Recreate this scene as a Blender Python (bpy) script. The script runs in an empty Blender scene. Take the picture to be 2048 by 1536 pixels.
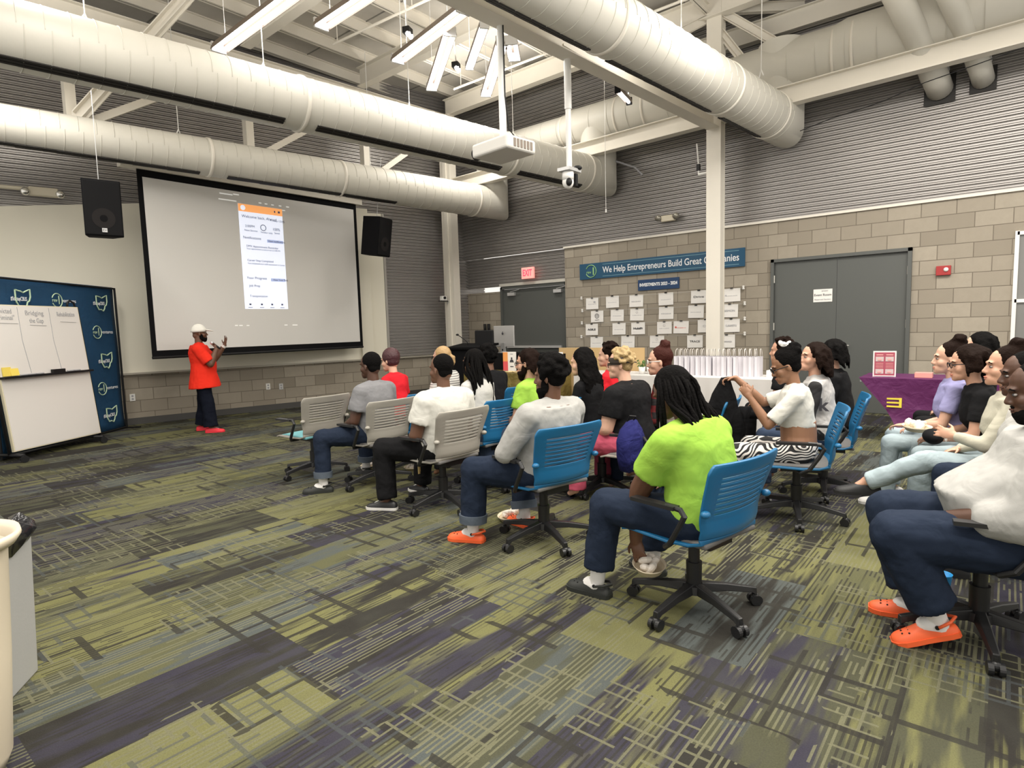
import bpy, bmesh, math, random
from mathutils import Vector, Matrix, Euler
random.seed(7)
PI=math.pi
S=bpy.context.scene; COL=S.collection
# ---------------- camera, world, exposure ----------------
F,YAW,PITCH,ROLL=1198.35,0.6923,-0.09535,-0.02885
CAM=Vector((-10.441,-10.005,1.472))
_f=Vector((math.cos(YAW)*math.cos(PITCH),math.sin(YAW)*math.cos(PITCH),math.sin(PITCH)))
_r=_f.cross(Vector((0,0,1))).normalized(); _u=_r.cross(_f)
_c,_s=math.cos(ROLL),math.sin(ROLL)
RR=_r*_c+_u*_s; UU=-_r*_s+_u*_c
cam=bpy.data.objects.new('camera',bpy.data.cameras.new('camera')); COL.objects.link(cam)
cam.data.sensor_width=36; cam.data.lens=F/2048*36; cam.data.clip_end=100
cam.matrix_world=Matrix(((RR.x,UU.x,-_f.x,CAM.x),(RR.y,UU.y,-_f.y,CAM.y),(RR.z,UU.z,-_f.z,CAM.z),(0,0,0,1)))
S.camera=cam
W=bpy.data.worlds.new('world'); S.world=W; W.use_nodes=True
W.node_tree.nodes['Background'].inputs[0].default_value=(1,.955,.88,1)
W.node_tree.nodes['Background'].inputs[1].default_value=0.85
vs=S.view_settings; vs.view_transform='Standard'; vs.look='None'; vs.exposure=0.3; vs.gamma=1; vs.use_curve_mapping=False
def ray(x,y): return _f+RR*((x-1024)/F)+UU*((768-y)/F)
def GZ(x,y,z=0.0):
    d=ray(x,y); return CAM+d*((z-CAM.z)/d.z)
def GX(x,y,X):
    d=ray(x,y); return CAM+d*((X-CAM.x)/d.x)
def GY(x,y,Y):
    d=ray(x,y); return CAM+d*((Y-CAM.y)/d.y)
def GP(x,y,a,ang):
    n=Vector((-math.sin(ang),math.cos(ang),0)); d=ray(x,y)
    return CAM+d*(((Vector(a)-CAM).dot(n))/d.dot(n))
def D(px,d,z=0):
    f=Vector((math.cos(YAW),math.sin(YAW),0)); r=Vector((math.sin(YAW),-math.cos(YAW),0))
    v=CAM+f*d+r*((px-1024)/F*d); v.z=z; return v
AANG=-0.2043
dA=Vector((math.cos(AANG),math.sin(AANG),0)); nA=Vector((math.sin(AANG),-math.cos(AANG),0))  # nA points into the room
def WA(s,z,off=0): return dA*s+nA*off+Vector((0,0,z))
# ---------------- materials ----------------
MATS={}
def mat(name,col,rough=.6,metal=0,bump=None,mottle=None,emit=None,wrinkle=0,spec=None):
    if name in MATS: return MATS[name]
    m=bpy.data.materials.new(name); m.use_nodes=True; nt=m.node_tree; N=nt.nodes; L=nt.links
    b=N['Principled BSDF']; c=(*col,1) if len(col)==3 else col
    b.inputs['Base Color'].default_value=c; b.inputs['Roughness'].default_value=rough; b.inputs['Metallic'].default_value=metal
    if spec is not None: b.inputs['Specular IOR Level'].default_value=spec
    tc=N.new('ShaderNodeTexCoord'); co=tc.outputs['Object']
    if mottle:
        sc,amt=mottle; n=N.new('ShaderNodeTexNoise'); n.inputs['Scale'].default_value=sc; n.inputs['Detail'].default_value=4; L.new(co,n.inputs['Vector'])
        mx=N.new('ShaderNodeMix'); mx.data_type='RGBA'; mx.inputs[6].default_value=tuple(v*(1-amt) for v in c[:3])+(1,); mx.inputs[7].default_value=tuple(min(1,v*(1+amt)) for v in c[:3])+(1,)
        L.new(n.outputs['Fac'],mx.inputs[0]); L.new(mx.outputs[2],b.inputs['Base Color'])
    nrm=None
    for sc,st,dist in ([(bump[0],bump[1],.01)] if bump else [])+([(7,wrinkle,.05)] if wrinkle else []):
        n=N.new('ShaderNodeTexNoise'); n.inputs['Scale'].default_value=sc; n.inputs['Detail'].default_value=3; n.inputs['Distortion'].default_value=.6 if dist>.02 else 0
        L.new(co,n.inputs['Vector']); bp=N.new('ShaderNodeBump'); bp.inputs['Strength'].default_value=st; bp.inputs['Distance'].default_value=dist
        L.new(n.outputs['Fac'],bp.inputs['Height'])
        if nrm: L.new(nrm,bp.inputs['Normal'])
        nrm=bp.outputs['Normal']
    if nrm: L.new(nrm,b.inputs['Normal'])
    if emit:
        b.inputs['Emission Color'].default_value=(*emit[0],1); b.inputs['Emission Strength'].default_value=emit[1]
    MATS[name]=m; return m
class G:
    """tiny node helper"""
    def __init__(s,name,rough=.8):
        m=bpy.data.materials.new(name); m.use_nodes=True; s.m=m; s.N=m.node_tree.nodes; s.L=m.node_tree.links; s.b=s.N['Principled BSDF']; s.b.inputs['Roughness'].default_value=rough
        s.co=s.N.new('ShaderNodeTexCoord').outputs['Object']; MATS[name]=m
    def _in(s,sock,v):
        if v is None: return
        if isinstance(v,(int,float)): sock.default_value=v
        elif isinstance(v,tuple): sock.default_value=v if len(v)==len(sock.default_value) else (*v,1)
        else: s.L.new(v,sock)
    def math(s,op,a,b=None,c=None,clamp=False):
        n=s.N.new('ShaderNodeMath'); n.operation=op; n.use_clamp=clamp; s._in(n.inputs[0],a); s._in(n.inputs[1],b); s._in(n.inputs[2],c); return n.outputs[0]
    def sep(s,v):
        n=s.N.new('ShaderNodeSeparateXYZ'); s.L.new(v,n.inputs[0]); return n.outputs
    def comb(s,x,y,z=0.):
        n=s.N.new('ShaderNodeCombineXYZ'); s._in(n.inputs[0],x); s._in(n.inputs[1],y); s._in(n.inputs[2],z); return n.outputs[0]
    def noise(s,v,scale=1,detail=2,rough=.5,dist=0):
        n=s.N.new('ShaderNodeTexNoise'); s.L.new(v,n.inputs['Vector']); n.inputs['Scale'].default_value=scale; n.inputs['Detail'].default_value=detail; n.inputs['Roughness'].default_value=rough; n.inputs['Distortion'].default_value=dist; return n.outputs['Fac']
    def white(s,v):
        n=s.N.new('ShaderNodeTexWhiteNoise'); n.noise_dimensions='3D'; s.L.new(v,n.inputs['Vector']); return n.outputs
    def mix(s,f,a,b,mode='MIX'):
        n=s.N.new('ShaderNodeMix'); n.data_type='RGBA'; n.blend_type=mode; s._in(n.inputs[0],f); s._in(n.inputs[6],a); s._in(n.inputs[7],b); return n.outputs[2]
    def ramp(s,f,stops,const=False):
        n=s.N.new('ShaderNodeValToRGB'); cr=n.color_ramp
        if const: cr.interpolation='CONSTANT'
        while len(cr.elements)<len(stops): cr.elements.new(.5)
        for e,(p,c) in zip(cr.elements,stops): e.position=p; e.color=(*c,1) if len(c)==3 else c
        s._in(n.inputs[0],f); return n.outputs[0]
    def gt(s,a,t): return s.math('GREATER_THAN',a,t)
    def bump(s,h,st,dist=.01):
        n=s.N.new('ShaderNodeBump'); n.inputs['Strength'].default_value=st; n.inputs['Distance'].default_value=dist; s.L.new(h,n.inputs['Height']); s.L.new(n.outputs[0],s.b.inputs['Normal'])
# ---------------- mesh builder ----------------
class MB:
    def __init__(s): s.v=[]; s.f=[]
    def add(s,vs,fs):
        o=len(s.v); s.v+= [tuple(v) for v in vs]; s.f+=[tuple(i+o for i in f) for f in fs]; return s
    def box(s,c,d,rot=None,taper=1):
        x,y,z=d[0]/2,d[1]/2,d[2]/2; vs=[]
        for sz in (-1,1):
            k=1 if sz<0 else taper
            for sx,sy in ((-1,-1),(1,-1),(1,1),(-1,1)): vs.append(Vector((sx*x*k,sy*y*k,sz*z)))
        if rot is not None: vs=[rot@v for v in vs]
        c=Vector(c); return s.add([v+c for v in vs],[(0,3,2,1),(4,5,6,7),(0,1,5,4),(1,2,6,5),(2,3,7,6),(3,0,4,7)])
    def beam(s,a,b,w,h,up=(0,0,1)):
        a,b=Vector(a),Vector(b); d=b-a; z=d.normalized(); x=z.cross(Vector(up)).normalized(); y=x.cross(z)
        M=Matrix((x,y,z)).transposed(); return s.box((a+b)/2,(w,h,d.length),M)
    def ibeam(s,a,b,w,h,t=.014):
        a,b=Vector(a),Vector(b); u=Vector((0,0,h/2-t/2))
        s.beam(a+u,b+u,w,t); s.beam(a-u,b-u,w,t); s.beam(a,b,t,h); return s
    def rings(s,R,cap=True,close=False):
        n=len(R[0]); vs=[p for r in R for p in r]; fs=[]
        m=len(R)
        for i in range(m if close else m-1):
            k=(i+1)%m
            for j in range(n): fs.append((i*n+j,i*n+(j+1)%n,k*n+(j+1)%n,k*n+j))
        if cap and not close: fs.append(tuple(range(n-1,-1,-1))); fs.append(tuple((m-1)*n+j for j in range(n)))
        return s.add(vs,fs)
    def cyl(s,a,b,r0,r1=None,n=12,cap=True):
        if r1 is None: r1=r0
        a,b=Vector(a),Vector(b); z=(b-a).normalized(); x=z.orthogonal().normalized(); y=z.cross(x)
        return s.rings([[c+x*(r*math.cos(2*PI*j/n))+y*(r*math.sin(2*PI*j/n)) for j in range(n)] for c,r in ((a,r0),(b,r1))],cap)
    def tube(s,pts,r,n=8,cap=True):
        pts=[Vector(p) for p in pts]; rs=r if isinstance(r,(list,tuple)) else [r]*len(pts); R=[]; x=None
        for i,p in enumerate(pts):
            t=((pts[min(i+1,len(pts)-1)]-pts[max(i-1,0)])).normalized()
            x=(t.orthogonal() if x is None else (x-t*x.dot(t)));  x=x.normalized() if x.length>1e-6 else t.orthogonal().normalized(); y=t.cross(x)
            R.append([p+x*(rs[i]*math.cos(2*PI*j/n))+y*(rs[i]*math.sin(2*PI*j/n)) for j in range(n)])
        return s.rings(R,cap)
    def ell(s,c,r,M=None,n=12,m=8):
        if isinstance(r,(int,float)): r=(r,r,r)
        c=Vector(c); M=M or Matrix.Identity(3); vs=[]; fs=[]
        for i in range(1,m):
            a=PI*i/m
            for j in range(n): b=2*PI*j/n; vs.append(c+M@Vector((r[0]*math.sin(a)*math.cos(b),r[1]*math.sin(a)*math.sin(b),r[2]*math.cos(a))))
        t=len(vs); vs+= [c+M@Vector((0,0,r[2])),c+M@Vector((0,0,-r[2]))]
        for i in range(m-2):
            for j in range(n): fs.append((i*n+j,(i+1)*n+j,(i+1)*n+(j+1)%n,i*n+(j+1)%n))
        for j in range(n): fs.append((t,j,(j+1)%n)); fs.append((t+1,(m-2)*n+(j+1)%n,(m-2)*n+j))
        return s.add(vs,fs)
    def cap(s,a,b,r0,r1=None,n=12):
        """tapered capsule"""
        if r1 is None: r1=r0
        a,b=Vector(a),Vector(b); z=(b-a); L=z.length; z=z.normalized() if L>1e-6 else Vector((0,0,1)); x=z.orthogonal().normalized(); y=z.cross(x); R=[]
        for k in (1,2,3,4): t=PI/2*(1-k/4); R.append((a-z*(r0*math.sin(t)),max(r0*math.cos(t),1e-4)))
        for k in (0,1,2,3): t=PI/2*k/4; R.append((b+z*(r1*math.sin(t)),r1*math.cos(t)))
        return s.rings([[c+x*(r*math.cos(2*PI*j/n))+y*(r*math.sin(2*PI*j/n)) for j in range(n)] for c,r in R])
    def lathe(s,prof,n=24,c=(0,0,0)):
        c=Vector(c); return s.rings([[c+Vector((r*math.cos(2*PI*j/n),r*math.sin(2*PI*j/n),z)) for j in range(n)] for r,z in prof],False)
    def grid(s,P):
        m,n=len(P),len(P[0]); return s.add([p for r in P for p in r],[(i*n+j,i*n+j+1,(i+1)*n+j+1,(i+1)*n+j) for i in range(m-1) for j in range(n-1)])
    def poly(s,pts,n=None,t=.01):
        """extruded polygon: pts 3D, thickness vector n"""
        pts=[Vector(p) for p in pts]; k=len(pts); n=Vector(n)
        return s.add(pts+[p+n for p in pts],[tuple(range(k-1,-1,-1)),tuple(range(k,2*k))]+[(i,(i+1)%k,(i+1)%k+k,i+k) for i in range(k)])
    def build(s,name,m,parent=None,smooth=False,mods=()):
        me=bpy.data.meshes.new(name); me.from_pydata(s.v,[],s.f); me.validate()
        bm=bmesh.new(); bm.from_mesh(me); bmesh.ops.recalc_face_normals(bm,faces=bm.faces); bm.to_mesh(me); bm.free()
        if smooth:
            for p in me.polygons: p.use_smooth=True
        o=bpy.data.objects.new(name,me); COL.objects.link(o)
        for q in (m if isinstance(m,list) else [m]): me.materials.append(q)
        if parent: o.parent=parent
        for k,kw in mods:
            md=o.modifiers.new(k,k)
            for a,b in kw.items(): setattr(md,a,b)
        return o
def bev(w=.004,seg=2): return [('BEVEL',dict(width=w,segments=seg,limit_method='ANGLE'))]
def tag(o,label=None,cat=None,group=None,kind=None):
    if label: o['label']=label
    if cat: o['category']=cat
    if group: o['group']=group
    if kind: o['kind']=kind
    return o
def thing(name,label,cat,loc=(0,0,0),rz=0,group=None):
    o=bpy.data.objects.new(name,None); COL.objects.link(o); o.location=loc; o.rotation_euler=(0,0,rz); o.empty_display_size=.1
    return tag(o,label,cat,group)
def struct(name,mb,m,parent=None,**k):
    o=mb.build(name,m,parent,**k)
    if not parent: o['kind']='structure'
    return o
def dup(r,loc,rz,label=None,group=None):
    c=r.copy(); COL.objects.link(c); c.location=loc; c.rotation_euler=(0,0,rz)
    if label: c['label']=label
    if group: c['group']=group
    for ch in r.children:
        d=ch.copy(); COL.objects.link(d); d.parent=c
        for g in ch.children:
            e=g.copy(); COL.objects.link(e); e.parent=d
    return c
def text(body,size,m,parent,loc,xdir,ydir,name='lettering',align='CENTER',ext=.0015,bold=0,width=None):
    cu=bpy.data.curves.new(name,'FONT'); cu.body=body; cu.size=size; cu.align_x=align; cu.align_y='CENTER'; cu.extrude=ext; cu.offset=bold; cu.materials.append(m)
    o=bpy.data.objects.new(name,cu); COL.objects.link(o)
    bpy.context.view_layer.update(); me=bpy.data.meshes.new_from_object(o.evaluated_get(bpy.context.evaluated_depsgraph_get())); me.name=name
    bpy.data.objects.remove(o); bpy.data.curves.remove(cu); o=bpy.data.objects.new(name,me); COL.objects.link(o)
    if not me.materials: me.materials.append(m)
    x=Vector(xdir).normalized(); y=Vector(ydir).normalized(); z=x.cross(y)
    M=Matrix(((x.x,y.x,z.x,loc[0]),(x.y,y.y,z.y,loc[1]),(x.z,y.z,z.z,loc[2]),(0,0,0,1)))
    if width:
        xs=[v.co.x for v in me.vertices]; w=max(xs)-min(xs) if xs else 0
        if w>0: M=M@Matrix.Diagonal((width/w,1,1,1))
    if parent:
        o.parent=parent; bpy.context.view_layer.update(); o.matrix_world=M
    else: o.matrix_world=M
    return o
# ---------------- surface materials ----------------
def carpet():
    g=G('carpet',.95); x,y,z=g.sep(g.co)
    w,l=.40,1.0
    row=g.math('FLOOR',g.math('DIVIDE',y,w)); off=g.math('MULTIPLY',g.white(g.comb(row,3.3))[0],l)
    xo=g.math('ADD',x,off); colm=g.math('FLOOR',g.math('DIVIDE',xo,l))
    idv=g.comb(row,colm,4.2); wn=g.white(idv)[0]; wn2=g.white(g.comb(colm,row,4.2))[0]; wn3=g.white(g.comb(row,colm,9.4))[0]
    lime=(.20,.195,.082); limed=(.13,.13,.065); char=(.032,.029,.026); slate=(.10,.113,.11); navy=(.045,.041,.062); olive=(.085,.085,.052)
    base=g.ramp(wn,[(0,lime),(.16,char),(.34,slate),(.47,limed),(.62,navy),(.76,lime),(.87,olive)],True)
    sec=g.ramp(wn2,[(0,char),(.25,lime),(.45,navy),(.62,slate),(.78,limed),(.9,char)],True)
    # streaks running the long way of each plank
    st=g.noise(g.comb(g.math('MULTIPLY',x,1.1),g.math('MULTIPLY',y,9),wn),1.0,3,.6)
    col=g.mix(g.ramp(st,[(.46,(0,0,0)),(.56,(1,1,1))]),base,sec)
    # fine pinstripes in patches
    ph=g.math('FRACT',g.math('MULTIPLY',y,44)); stripe=g.math('LESS_THAN',ph,.40)
    area=g.ramp(g.noise(g.comb(g.math('MULTIPLY',x,.8),g.math('MULTIPLY',y,2.4),wn2),1.6,2),[(.40,(0,0,0)),(.45,(1,1,1))])
    brk=g.gt(g.noise(g.comb(g.math('MULTIPLY',x,3),g.math('MULTIPLY',g.math('FLOOR',g.math('MULTIPLY',y,44)),.37),wn),1.5,1),.44)
    sm=g.math('MULTIPLY',g.math('MULTIPLY',stripe,area),brk)
    scol=g.mix(g.gt(wn3,.45),char,(.22,.215,.13))
    col=g.mix(g.math('MULTIPLY',sm,.75),col,scol)
    # hatch marks: short bars across and along
    def bars(sx,sy,t,seed,wx,wy,thr):
        cx=g.math('MULTIPLY',x,sx); cy=g.math('MULTIPLY',y,sy); fx=g.math('FRACT',cx); fy=g.math('FRACT',cy)
        n1=g.gt(g.noise(g.comb(g.math('MULTIPLY',x,1.7),g.math('MULTIPLY',y,1.7),seed),1.0,1),thr)
        r1=g.gt(g.white(g.comb(g.math('FLOOR',cx),g.math('FLOOR',g.math('MULTIPLY',y,sy*.5)),seed))[0],.35)
        r2=g.gt(g.white(g.comb(g.math('FLOOR',g.math('MULTIPLY',x,sx*.5)),g.math('FLOOR',cy),seed+1))[0],.35)
        a=g.math('MULTIPLY',g.math('LESS_THAN',fx,wx),r1); b=g.math('MULTIPLY',g.math('LESS_THAN',fy,wy),r2)
        return g.math('MULTIPLY',g.math('MAXIMUM',a,b),n1)
    col=g.mix(g.math('MULTIPLY',bars(6,8,1,2.2,.20,.17,.53),.85),col,char)
    col=g.mix(g.math('MULTIPLY',bars(15,20,1,8.2,.18,.2,.55),.8),col,(.20,.195,.12))
    col=g.mix(g.math('MULTIPLY',bars(11,15,1,14.2,.2,.2,.58),.6),col,(.08,.09,.095))
    # worn mottling of the yarn, then plank seams
    fine=g.noise(g.co,160,2,.7); mot=g.noise(g.co,5,3)
    col=g.mix(g.math('MULTIPLY',fine,.6),col,(.010,.010,.009),'MIX')
    col=g.mix(g.ramp(mot,[(.3,(.0,.0,.0)),(.75,(.22,.22,.22))]),col,(.085,.088,.07))
    g.L.new(col,g.b.inputs['Base Color']); g.b.inputs['Specular IOR Level'].default_value=.1
    g.bump(fine,.5,.006); return g.m
def cmu(name,axis,phase,zoff,narrow=None):
    g=G(name,.9); x,y,z=g.sep(g.co)
    if axis=='A': u=g.math('SUBTRACT',x,phase)
    else:
        u=g.math('SUBTRACT',phase,y)   # distance rightwards
        if narrow: u=g.math('ADD',u,g.math('MULTIPLY',g.math('SUBTRACT',g.math('MINIMUM',g.math('MAXIMUM',u,narrow),narrow+.61),narrow),1/3))
    v=g.comb(u,g.math('ADD',z,zoff),0.)
    n=g.N.new('ShaderNodeTexBrick'); g.L.new(v,n.inputs['Vector']); n.offset=.5; n.squash=1
    for k,q in (('Scale',1),('Mortar Size',.006),('Mortar Smooth',.3),('Bias',0),('Brick Width',.4064),('Row Height',.2032)): n.inputs[k].default_value=q
    n.inputs['Color1'].default_value=(.27,.235,.185,1); n.inputs['Color2'].default_value=(.41,.365,.295,1); n.inputs['Mortar'].default_value=(.135,.11,.085,1)
    nz=g.noise(g.co,9,5,.7); f2=g.noise(g.co,90,3,.8)
    c=g.mix(g.ramp(nz,[(.3,(0,0,0)),(.7,(.35,.35,.35))]),n.outputs['Color'],(.27,.24,.19))
    c=g.mix(g.math('MULTIPLY',f2,.25),c,(.25,.22,.18))
    g.L.new(c,g.b.inputs['Base Color']); h=g.math('ADD',g.math('MULTIPLY',n.outputs['Fac'],-1.0),g.math('MULTIPLY',f2,.35)); g.bump(h,.5,.008); return g.m
MET=mat('corrugated steel',(.40,.38,.365),.42,.45,mottle=(1.5,.06))
WHITE=mat('white painted steel',(.74,.70,.62),.5,mottle=(3,.04))
DUCT=mat('painted duct steel',(.60,.58,.52),.5,mottle=(1.2,.05),bump=(30,.04))
DRY=mat('painted drywall',(.84,.80,.68),.85,bump=(60,.03))
DOORM=mat('dark grey door paint',(.085,.09,.085),.5,bump=(40,.03))
DECK=mat('roof deck panel',(.50,.475,.43),.9,mottle=(4,.13))
BLK=mat('black plastic',(.009,.009,.010),.5,spec=.3); BLKM=mat('matt black',(.006,.006,.007),.8,spec=.12)
CHR=mat('bright metal',(.75,.74,.7),.25,.9); SILV=mat('silver aluminium',(.62,.62,.62),.35,.5)
PAPER=mat('white paper',(.82,.80,.77),.8); INK=mat('dark ink',(.05,.05,.06),.8); GINK=mat('grey ink',(.35,.35,.37),.8)
WHP=mat('white plastic',(.78,.77,.74),.4)
NAVY=mat('navy sign',(.012,.075,.15),.5); GREENL=mat('lime logo',(.35,.62,.25),.6); WTXT=mat('white lettering',(.85,.86,.88),.6)
TUBE=mat('lit lamp tube',(1,1,1),.3,emit=((1,.97,.95),7))
# ---------------- floor, walls, roof ----------------
fl=MB(); fl.box((-5.5,-5.2,-.05),(14.5,15.5,.1)); struct('floor',fl,carpet())
# right wall (x=0): block to 3.048 for y<-2.86, block to 2.24 near the corner, corrugated above
CB=cmu('block wall right','B',-3.297+.0,0.0,3.45)
YB=-2.86
wb=MB()
wb.box((.10,(-12+-8.90)/2,1.524),(.2,3.10,3.048)); wb.box((.10,(YB-6.965)/2,1.524),(.2,abs(YB+6.965),3.048)); wb.box((.10,-7.9325,2.744),(.2,1.935,.608))
struct('wall_right',wb,CB)
wc=MB(); wc.box((.20,-.42,1.14),(.2,1.24,2.28)); struct('wall_right',wc,CB).location.z=0
wr=MB()
def corr(mb,p0,p1,z0,z1,nrm,pitch=.068,amp=.021,n=6):
    PR=[(0,-1),(.27,-1),(.36,1),(.52,1),(.59,.1),(.67,.1),(.74,1),(.90,1)]; rows=[]; Z=[]
    for i in range(int((z1-z0)/pitch)+1): Z+=[(z0+(i+a)*pitch,b*amp) for a,b in PR if z0+(i+a)*pitch<=z1]
    for z,o in Z:
        rows.append([Vector((p0[0],p0[1],z))+Vector(nrm)*o,Vector((p1[0],p1[1],z))+Vector(nrm)*o])
    mb.grid(rows)
corr(wr,(.02,.3),(.02,-12),3.06,7.2,(-1,0,0))
corr(wr,(.10,.3),(.10,YB),2.39,3.06,(-1,0,0))
struct('wall_right',wr,MET)
t=MB(); t.box((-.005,-7.45,3.062),(.06,9.2,.035)); struct('trim_1',t,WHITE)
# front wall behind the screen (plane through the corner, slightly skewed)
def skew(o): o.rotation_euler=(0,0,AANG); return o
CA=cmu('block wall front','A',-6.805,0.0)
a=MB(); a.box((-5.5,.1,.44),(11,.2,.88)); skew(struct('wall_front',a,CA))
a=MB(); corr(a,(-12,.06),(.6,.06),.80,7.2,(0,-1,0)); skew(struct('wall_front',a,MET))
a=MB(); a.poly([(-11,-.02,.88),(-2.13,-.02,.88),(-2.13,-.02,3.95),(-6.5,-.02,3.72),(-11,-.02,3.15)],(0,.10,0)); skew(struct('wall_front',a,DRY))
a=MB(); a.box((-5.5,-.035,.865),(10.9,.07,.03)); skew(struct('trim_2',a,mat('ledge metal',(.42,.39,.33),.5,.3)))
a=MB(); a.box((-5.5,-.008,.055),(11,.016,.11)); skew(struct('baseboard_front',a,mat('rubber base',(.06,.058,.055),.6)))
a=MB(); a.box((-2.10,-.01,2.4),(.05,.05,3.1)); skew(struct('trim_3',a,mat('shutter jamb',(.42,.40,.37),.5,.3)))
a=MB(); a.box((-2.62,-.06,2.45),(.26,.1,3.1)); skew(struct('wall_front',a,DRY))
bb=MB(); bb.box((-.008,-10.5,.055),(.016,3.1,.11)); bb.box((-.008,-4.9,.055),(.016,4.1,.11)); struct('baseboard_right',bb,MATS['rubber base'])
# roof deck with purlins and rafters
rd=MB(); rd.box((-5.5,-5.2,6.75),(14.5,15.5,.1)); struct('ceiling',rd,DECK)
seams=MB()
for i in range(-12,2): seams.box((i*1.22,-5.2,6.695),(.02,15.5,.012))
struct('trim_4',seams,mat('deck seam',(.22,.21,.19),.9))
for i in range(15):
    y=.45-.9*i; p=MB(); p.ibeam((1.0,y,6.6),(-12.5,y-.0,6.6),.10,.20); tag(p.build('purlin',WHITE),'off-white roof purlin running under the grey deck panels','roof beam','roof purlins',kind='structure')
for i,x in enumerate((-.75,-3.0,-5.25,-7.6,-9.9)):
    p=MB(); p.ibeam((x,-.3,6.26),(x-.15,-12,6.36),.17,.34)
    tag(p.build('rafter',WHITE),'wide off-white steel rafter under the roof purlins','roof beam','roof rafters',kind='structure')
# eave beam, truss posts and diagonals along the front wall
TA=(-.75,-.30,0); TANG=math.radians(-4)
def TP(px,py): return GP(px,py,TA,TANG)
def tdir(s): return Vector((-.75,-.30,0))+Vector((math.cos(TANG),math.sin(TANG),0))*s
e=MB(); e.ibeam(tdir(.3)+Vector((0,0,5.98)),tdir(-11)+Vector((0,0,5.98)),.16,.26); struct('beam_eave',e,WHITE)
e=MB(); e.beam(tdir(.0)+Vector((0,0,4.42)),tdir(-11)+Vector((0,0,4.42)),.14,.14); struct('beam_truss_lower',e,WHITE)
nodes=[-2.13,-4.4,-6.88,-9.2]
for i,s in enumerate(nodes):
    b=tdir(s); p=MB(); p.box((b.x,b.y,5.17),(.13,.13,1.40)); struct('column_truss',p,WHITE)
    nx=([0]+nodes)[i]; q=MB(); A=tdir(s+.08)+Vector((0,0,4.45)); B=tdir(nx-.1)+Vector((0,0,5.86)); q.beam(A,B,.10,.10); struct('beam_brace',q,WHITE)
q=MB(); q.ibeam(tdir(-6.85)+Vector((0,-.08,4.50)),GZ(378,-12,6.3),.16,.2); struct('beam_strut',q,WHITE)
# corner column and middle column with the side and cross beams
p=MB(); p.box((-.78,-.33,3.05),(.20,.30,6.1)); p.box((-.78,-.33,3.05),(.26,.10,6.1)); struct('column_corner',p,WHITE)
p=MB(); p.box((-.75,-6.31,3.25),(.03,.21,6.5)); p.box((-.665,-6.31,3.25),(.02,.23,6.5)); p.box((-.835,-6.31,3.25),(.02,.23,6.5)); p.box((-.75,-6.21,3.25),(.18,.02,6.5)); p.box((-.75,-6.41,3.25),(.18,.02,6.5)); struct('column_middle',p,WHITE)
p=MB(); p.ibeam((-.75,-.4,4.60),(-.75,-12,4.80),.17,.27); struct('beam_side',p,WHITE)
for y,z in ((-8.35,4.73),(-8.47,4.73),(-9.75,4.76),(-9.85,4.76)):
    pass
_b1=GY(930,12,-6.15)+Vector((0,0,.135)); _b2=Vector((-.86,-6.31,4.61)); _b3=_b2+(_b1-_b2)*((-12+.86)/(_b1.x+.86)); p=MB(); p.ibeam(_b2,_b3,.20,.27); struct('beam_cross',p,WHITE)
# braces round the head of the middle column
for A,B in (((-.75,-6.42,6.2),(-.35,-7.3,5.5)),((-.75,-6.42,6.25),(.0,-7.4,6.25)),((-.75,-6.2,6.2),(-1.5,-5.6,5.7)),((-.75,-6.4,5.9),(-.5,-6.75,5.35)),((-.75,-6.2,6.3),(-2.6,-6.2,6.3))):
    q=MB(); q.ibeam(A,B,.09,.14,.01); struct('beam_brace',q,WHITE)
q=MB(); q.ibeam((-.15,-5.6,6.02),(-.15,-12,6.02),.14,.30); struct('beam_high',q,WHITE)
# ---------------- doors in the right wall ----------------
HNG=mat('hinge steel',(.7,.68,.62),.35,.6)
def panel_door():
    fr=MB(); fr.box((-.01,-6.99,1.22),(.1,.05,2.44)); fr.box((-.01,-8.875,1.22),(.1,.05,2.44)); fr.box((-.01,-7.9325,2.415),(.1,1.935,.05))
    f=struct('door_1',fr,DOORM)
    for y0,y1 in ((-7.02,-7.928),(-7.936,-8.845)):
        m=MB(); m.box((.02,(y0+y1)/2,1.2),(.045,abs(y1-y0),2.385)); m.build('door_leaf',DOORM,f)
    for y in (-7.015,-8.855):
        for z in (.35,1.35,2.12): h=MB(); h.cyl((-.035,y,z-.06),(-.035,y,z+.06),.012); h.build('hinge',HNG,f)
    k=MB(); k.cyl((-.0,-8.01,1.04),(-.03,-8.01,1.04),.038,n=20); k.cyl((-.03,-8.01,1.04),(-.065,-8.01,1.04),.014); k.tube([(-.065,-8.01,1.04),(-.068,-8.06,1.042),(-.066,-8.13,1.035)],[.014,.012,.010]); k.build('door_handle',CHR,f,smooth=True)
panel_door()
fr=MB(); fr.box((.09,-1.06,1.18),(.08,.06,2.36)); fr.box((.09,-2.83,1.18),(.08,.04,2.36)); fr.box((.09,-1.95,2.35),(.08,1.8,.07)); f=struct('door_2',fr,DOORM)
m=MB(); m.box((.12,-1.95,1.16),(.045,1.72,2.3)); m.build('door_leaf',DOORM,f)
m=MB()
for y in (-1.35,-2.62): m.box((.07,y,2.2),(.06,.2,.07)); m.beam((.05,y+.02,2.25),(.03,y-.25,2.29),.02,.01)
m.build('door_closers',SILV,f)
m=MB(); m.box((.06,-1.95,1.02),(.05,1.5,.05)); m.build('push_bar',SILV,f)
hd=MB(); hd.box((.08,-1.95,2.41),(.10,1.86,.06)); struct('trim_5',hd,mat('light flashing',(.62,.6,.54),.5,.2))
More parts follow.
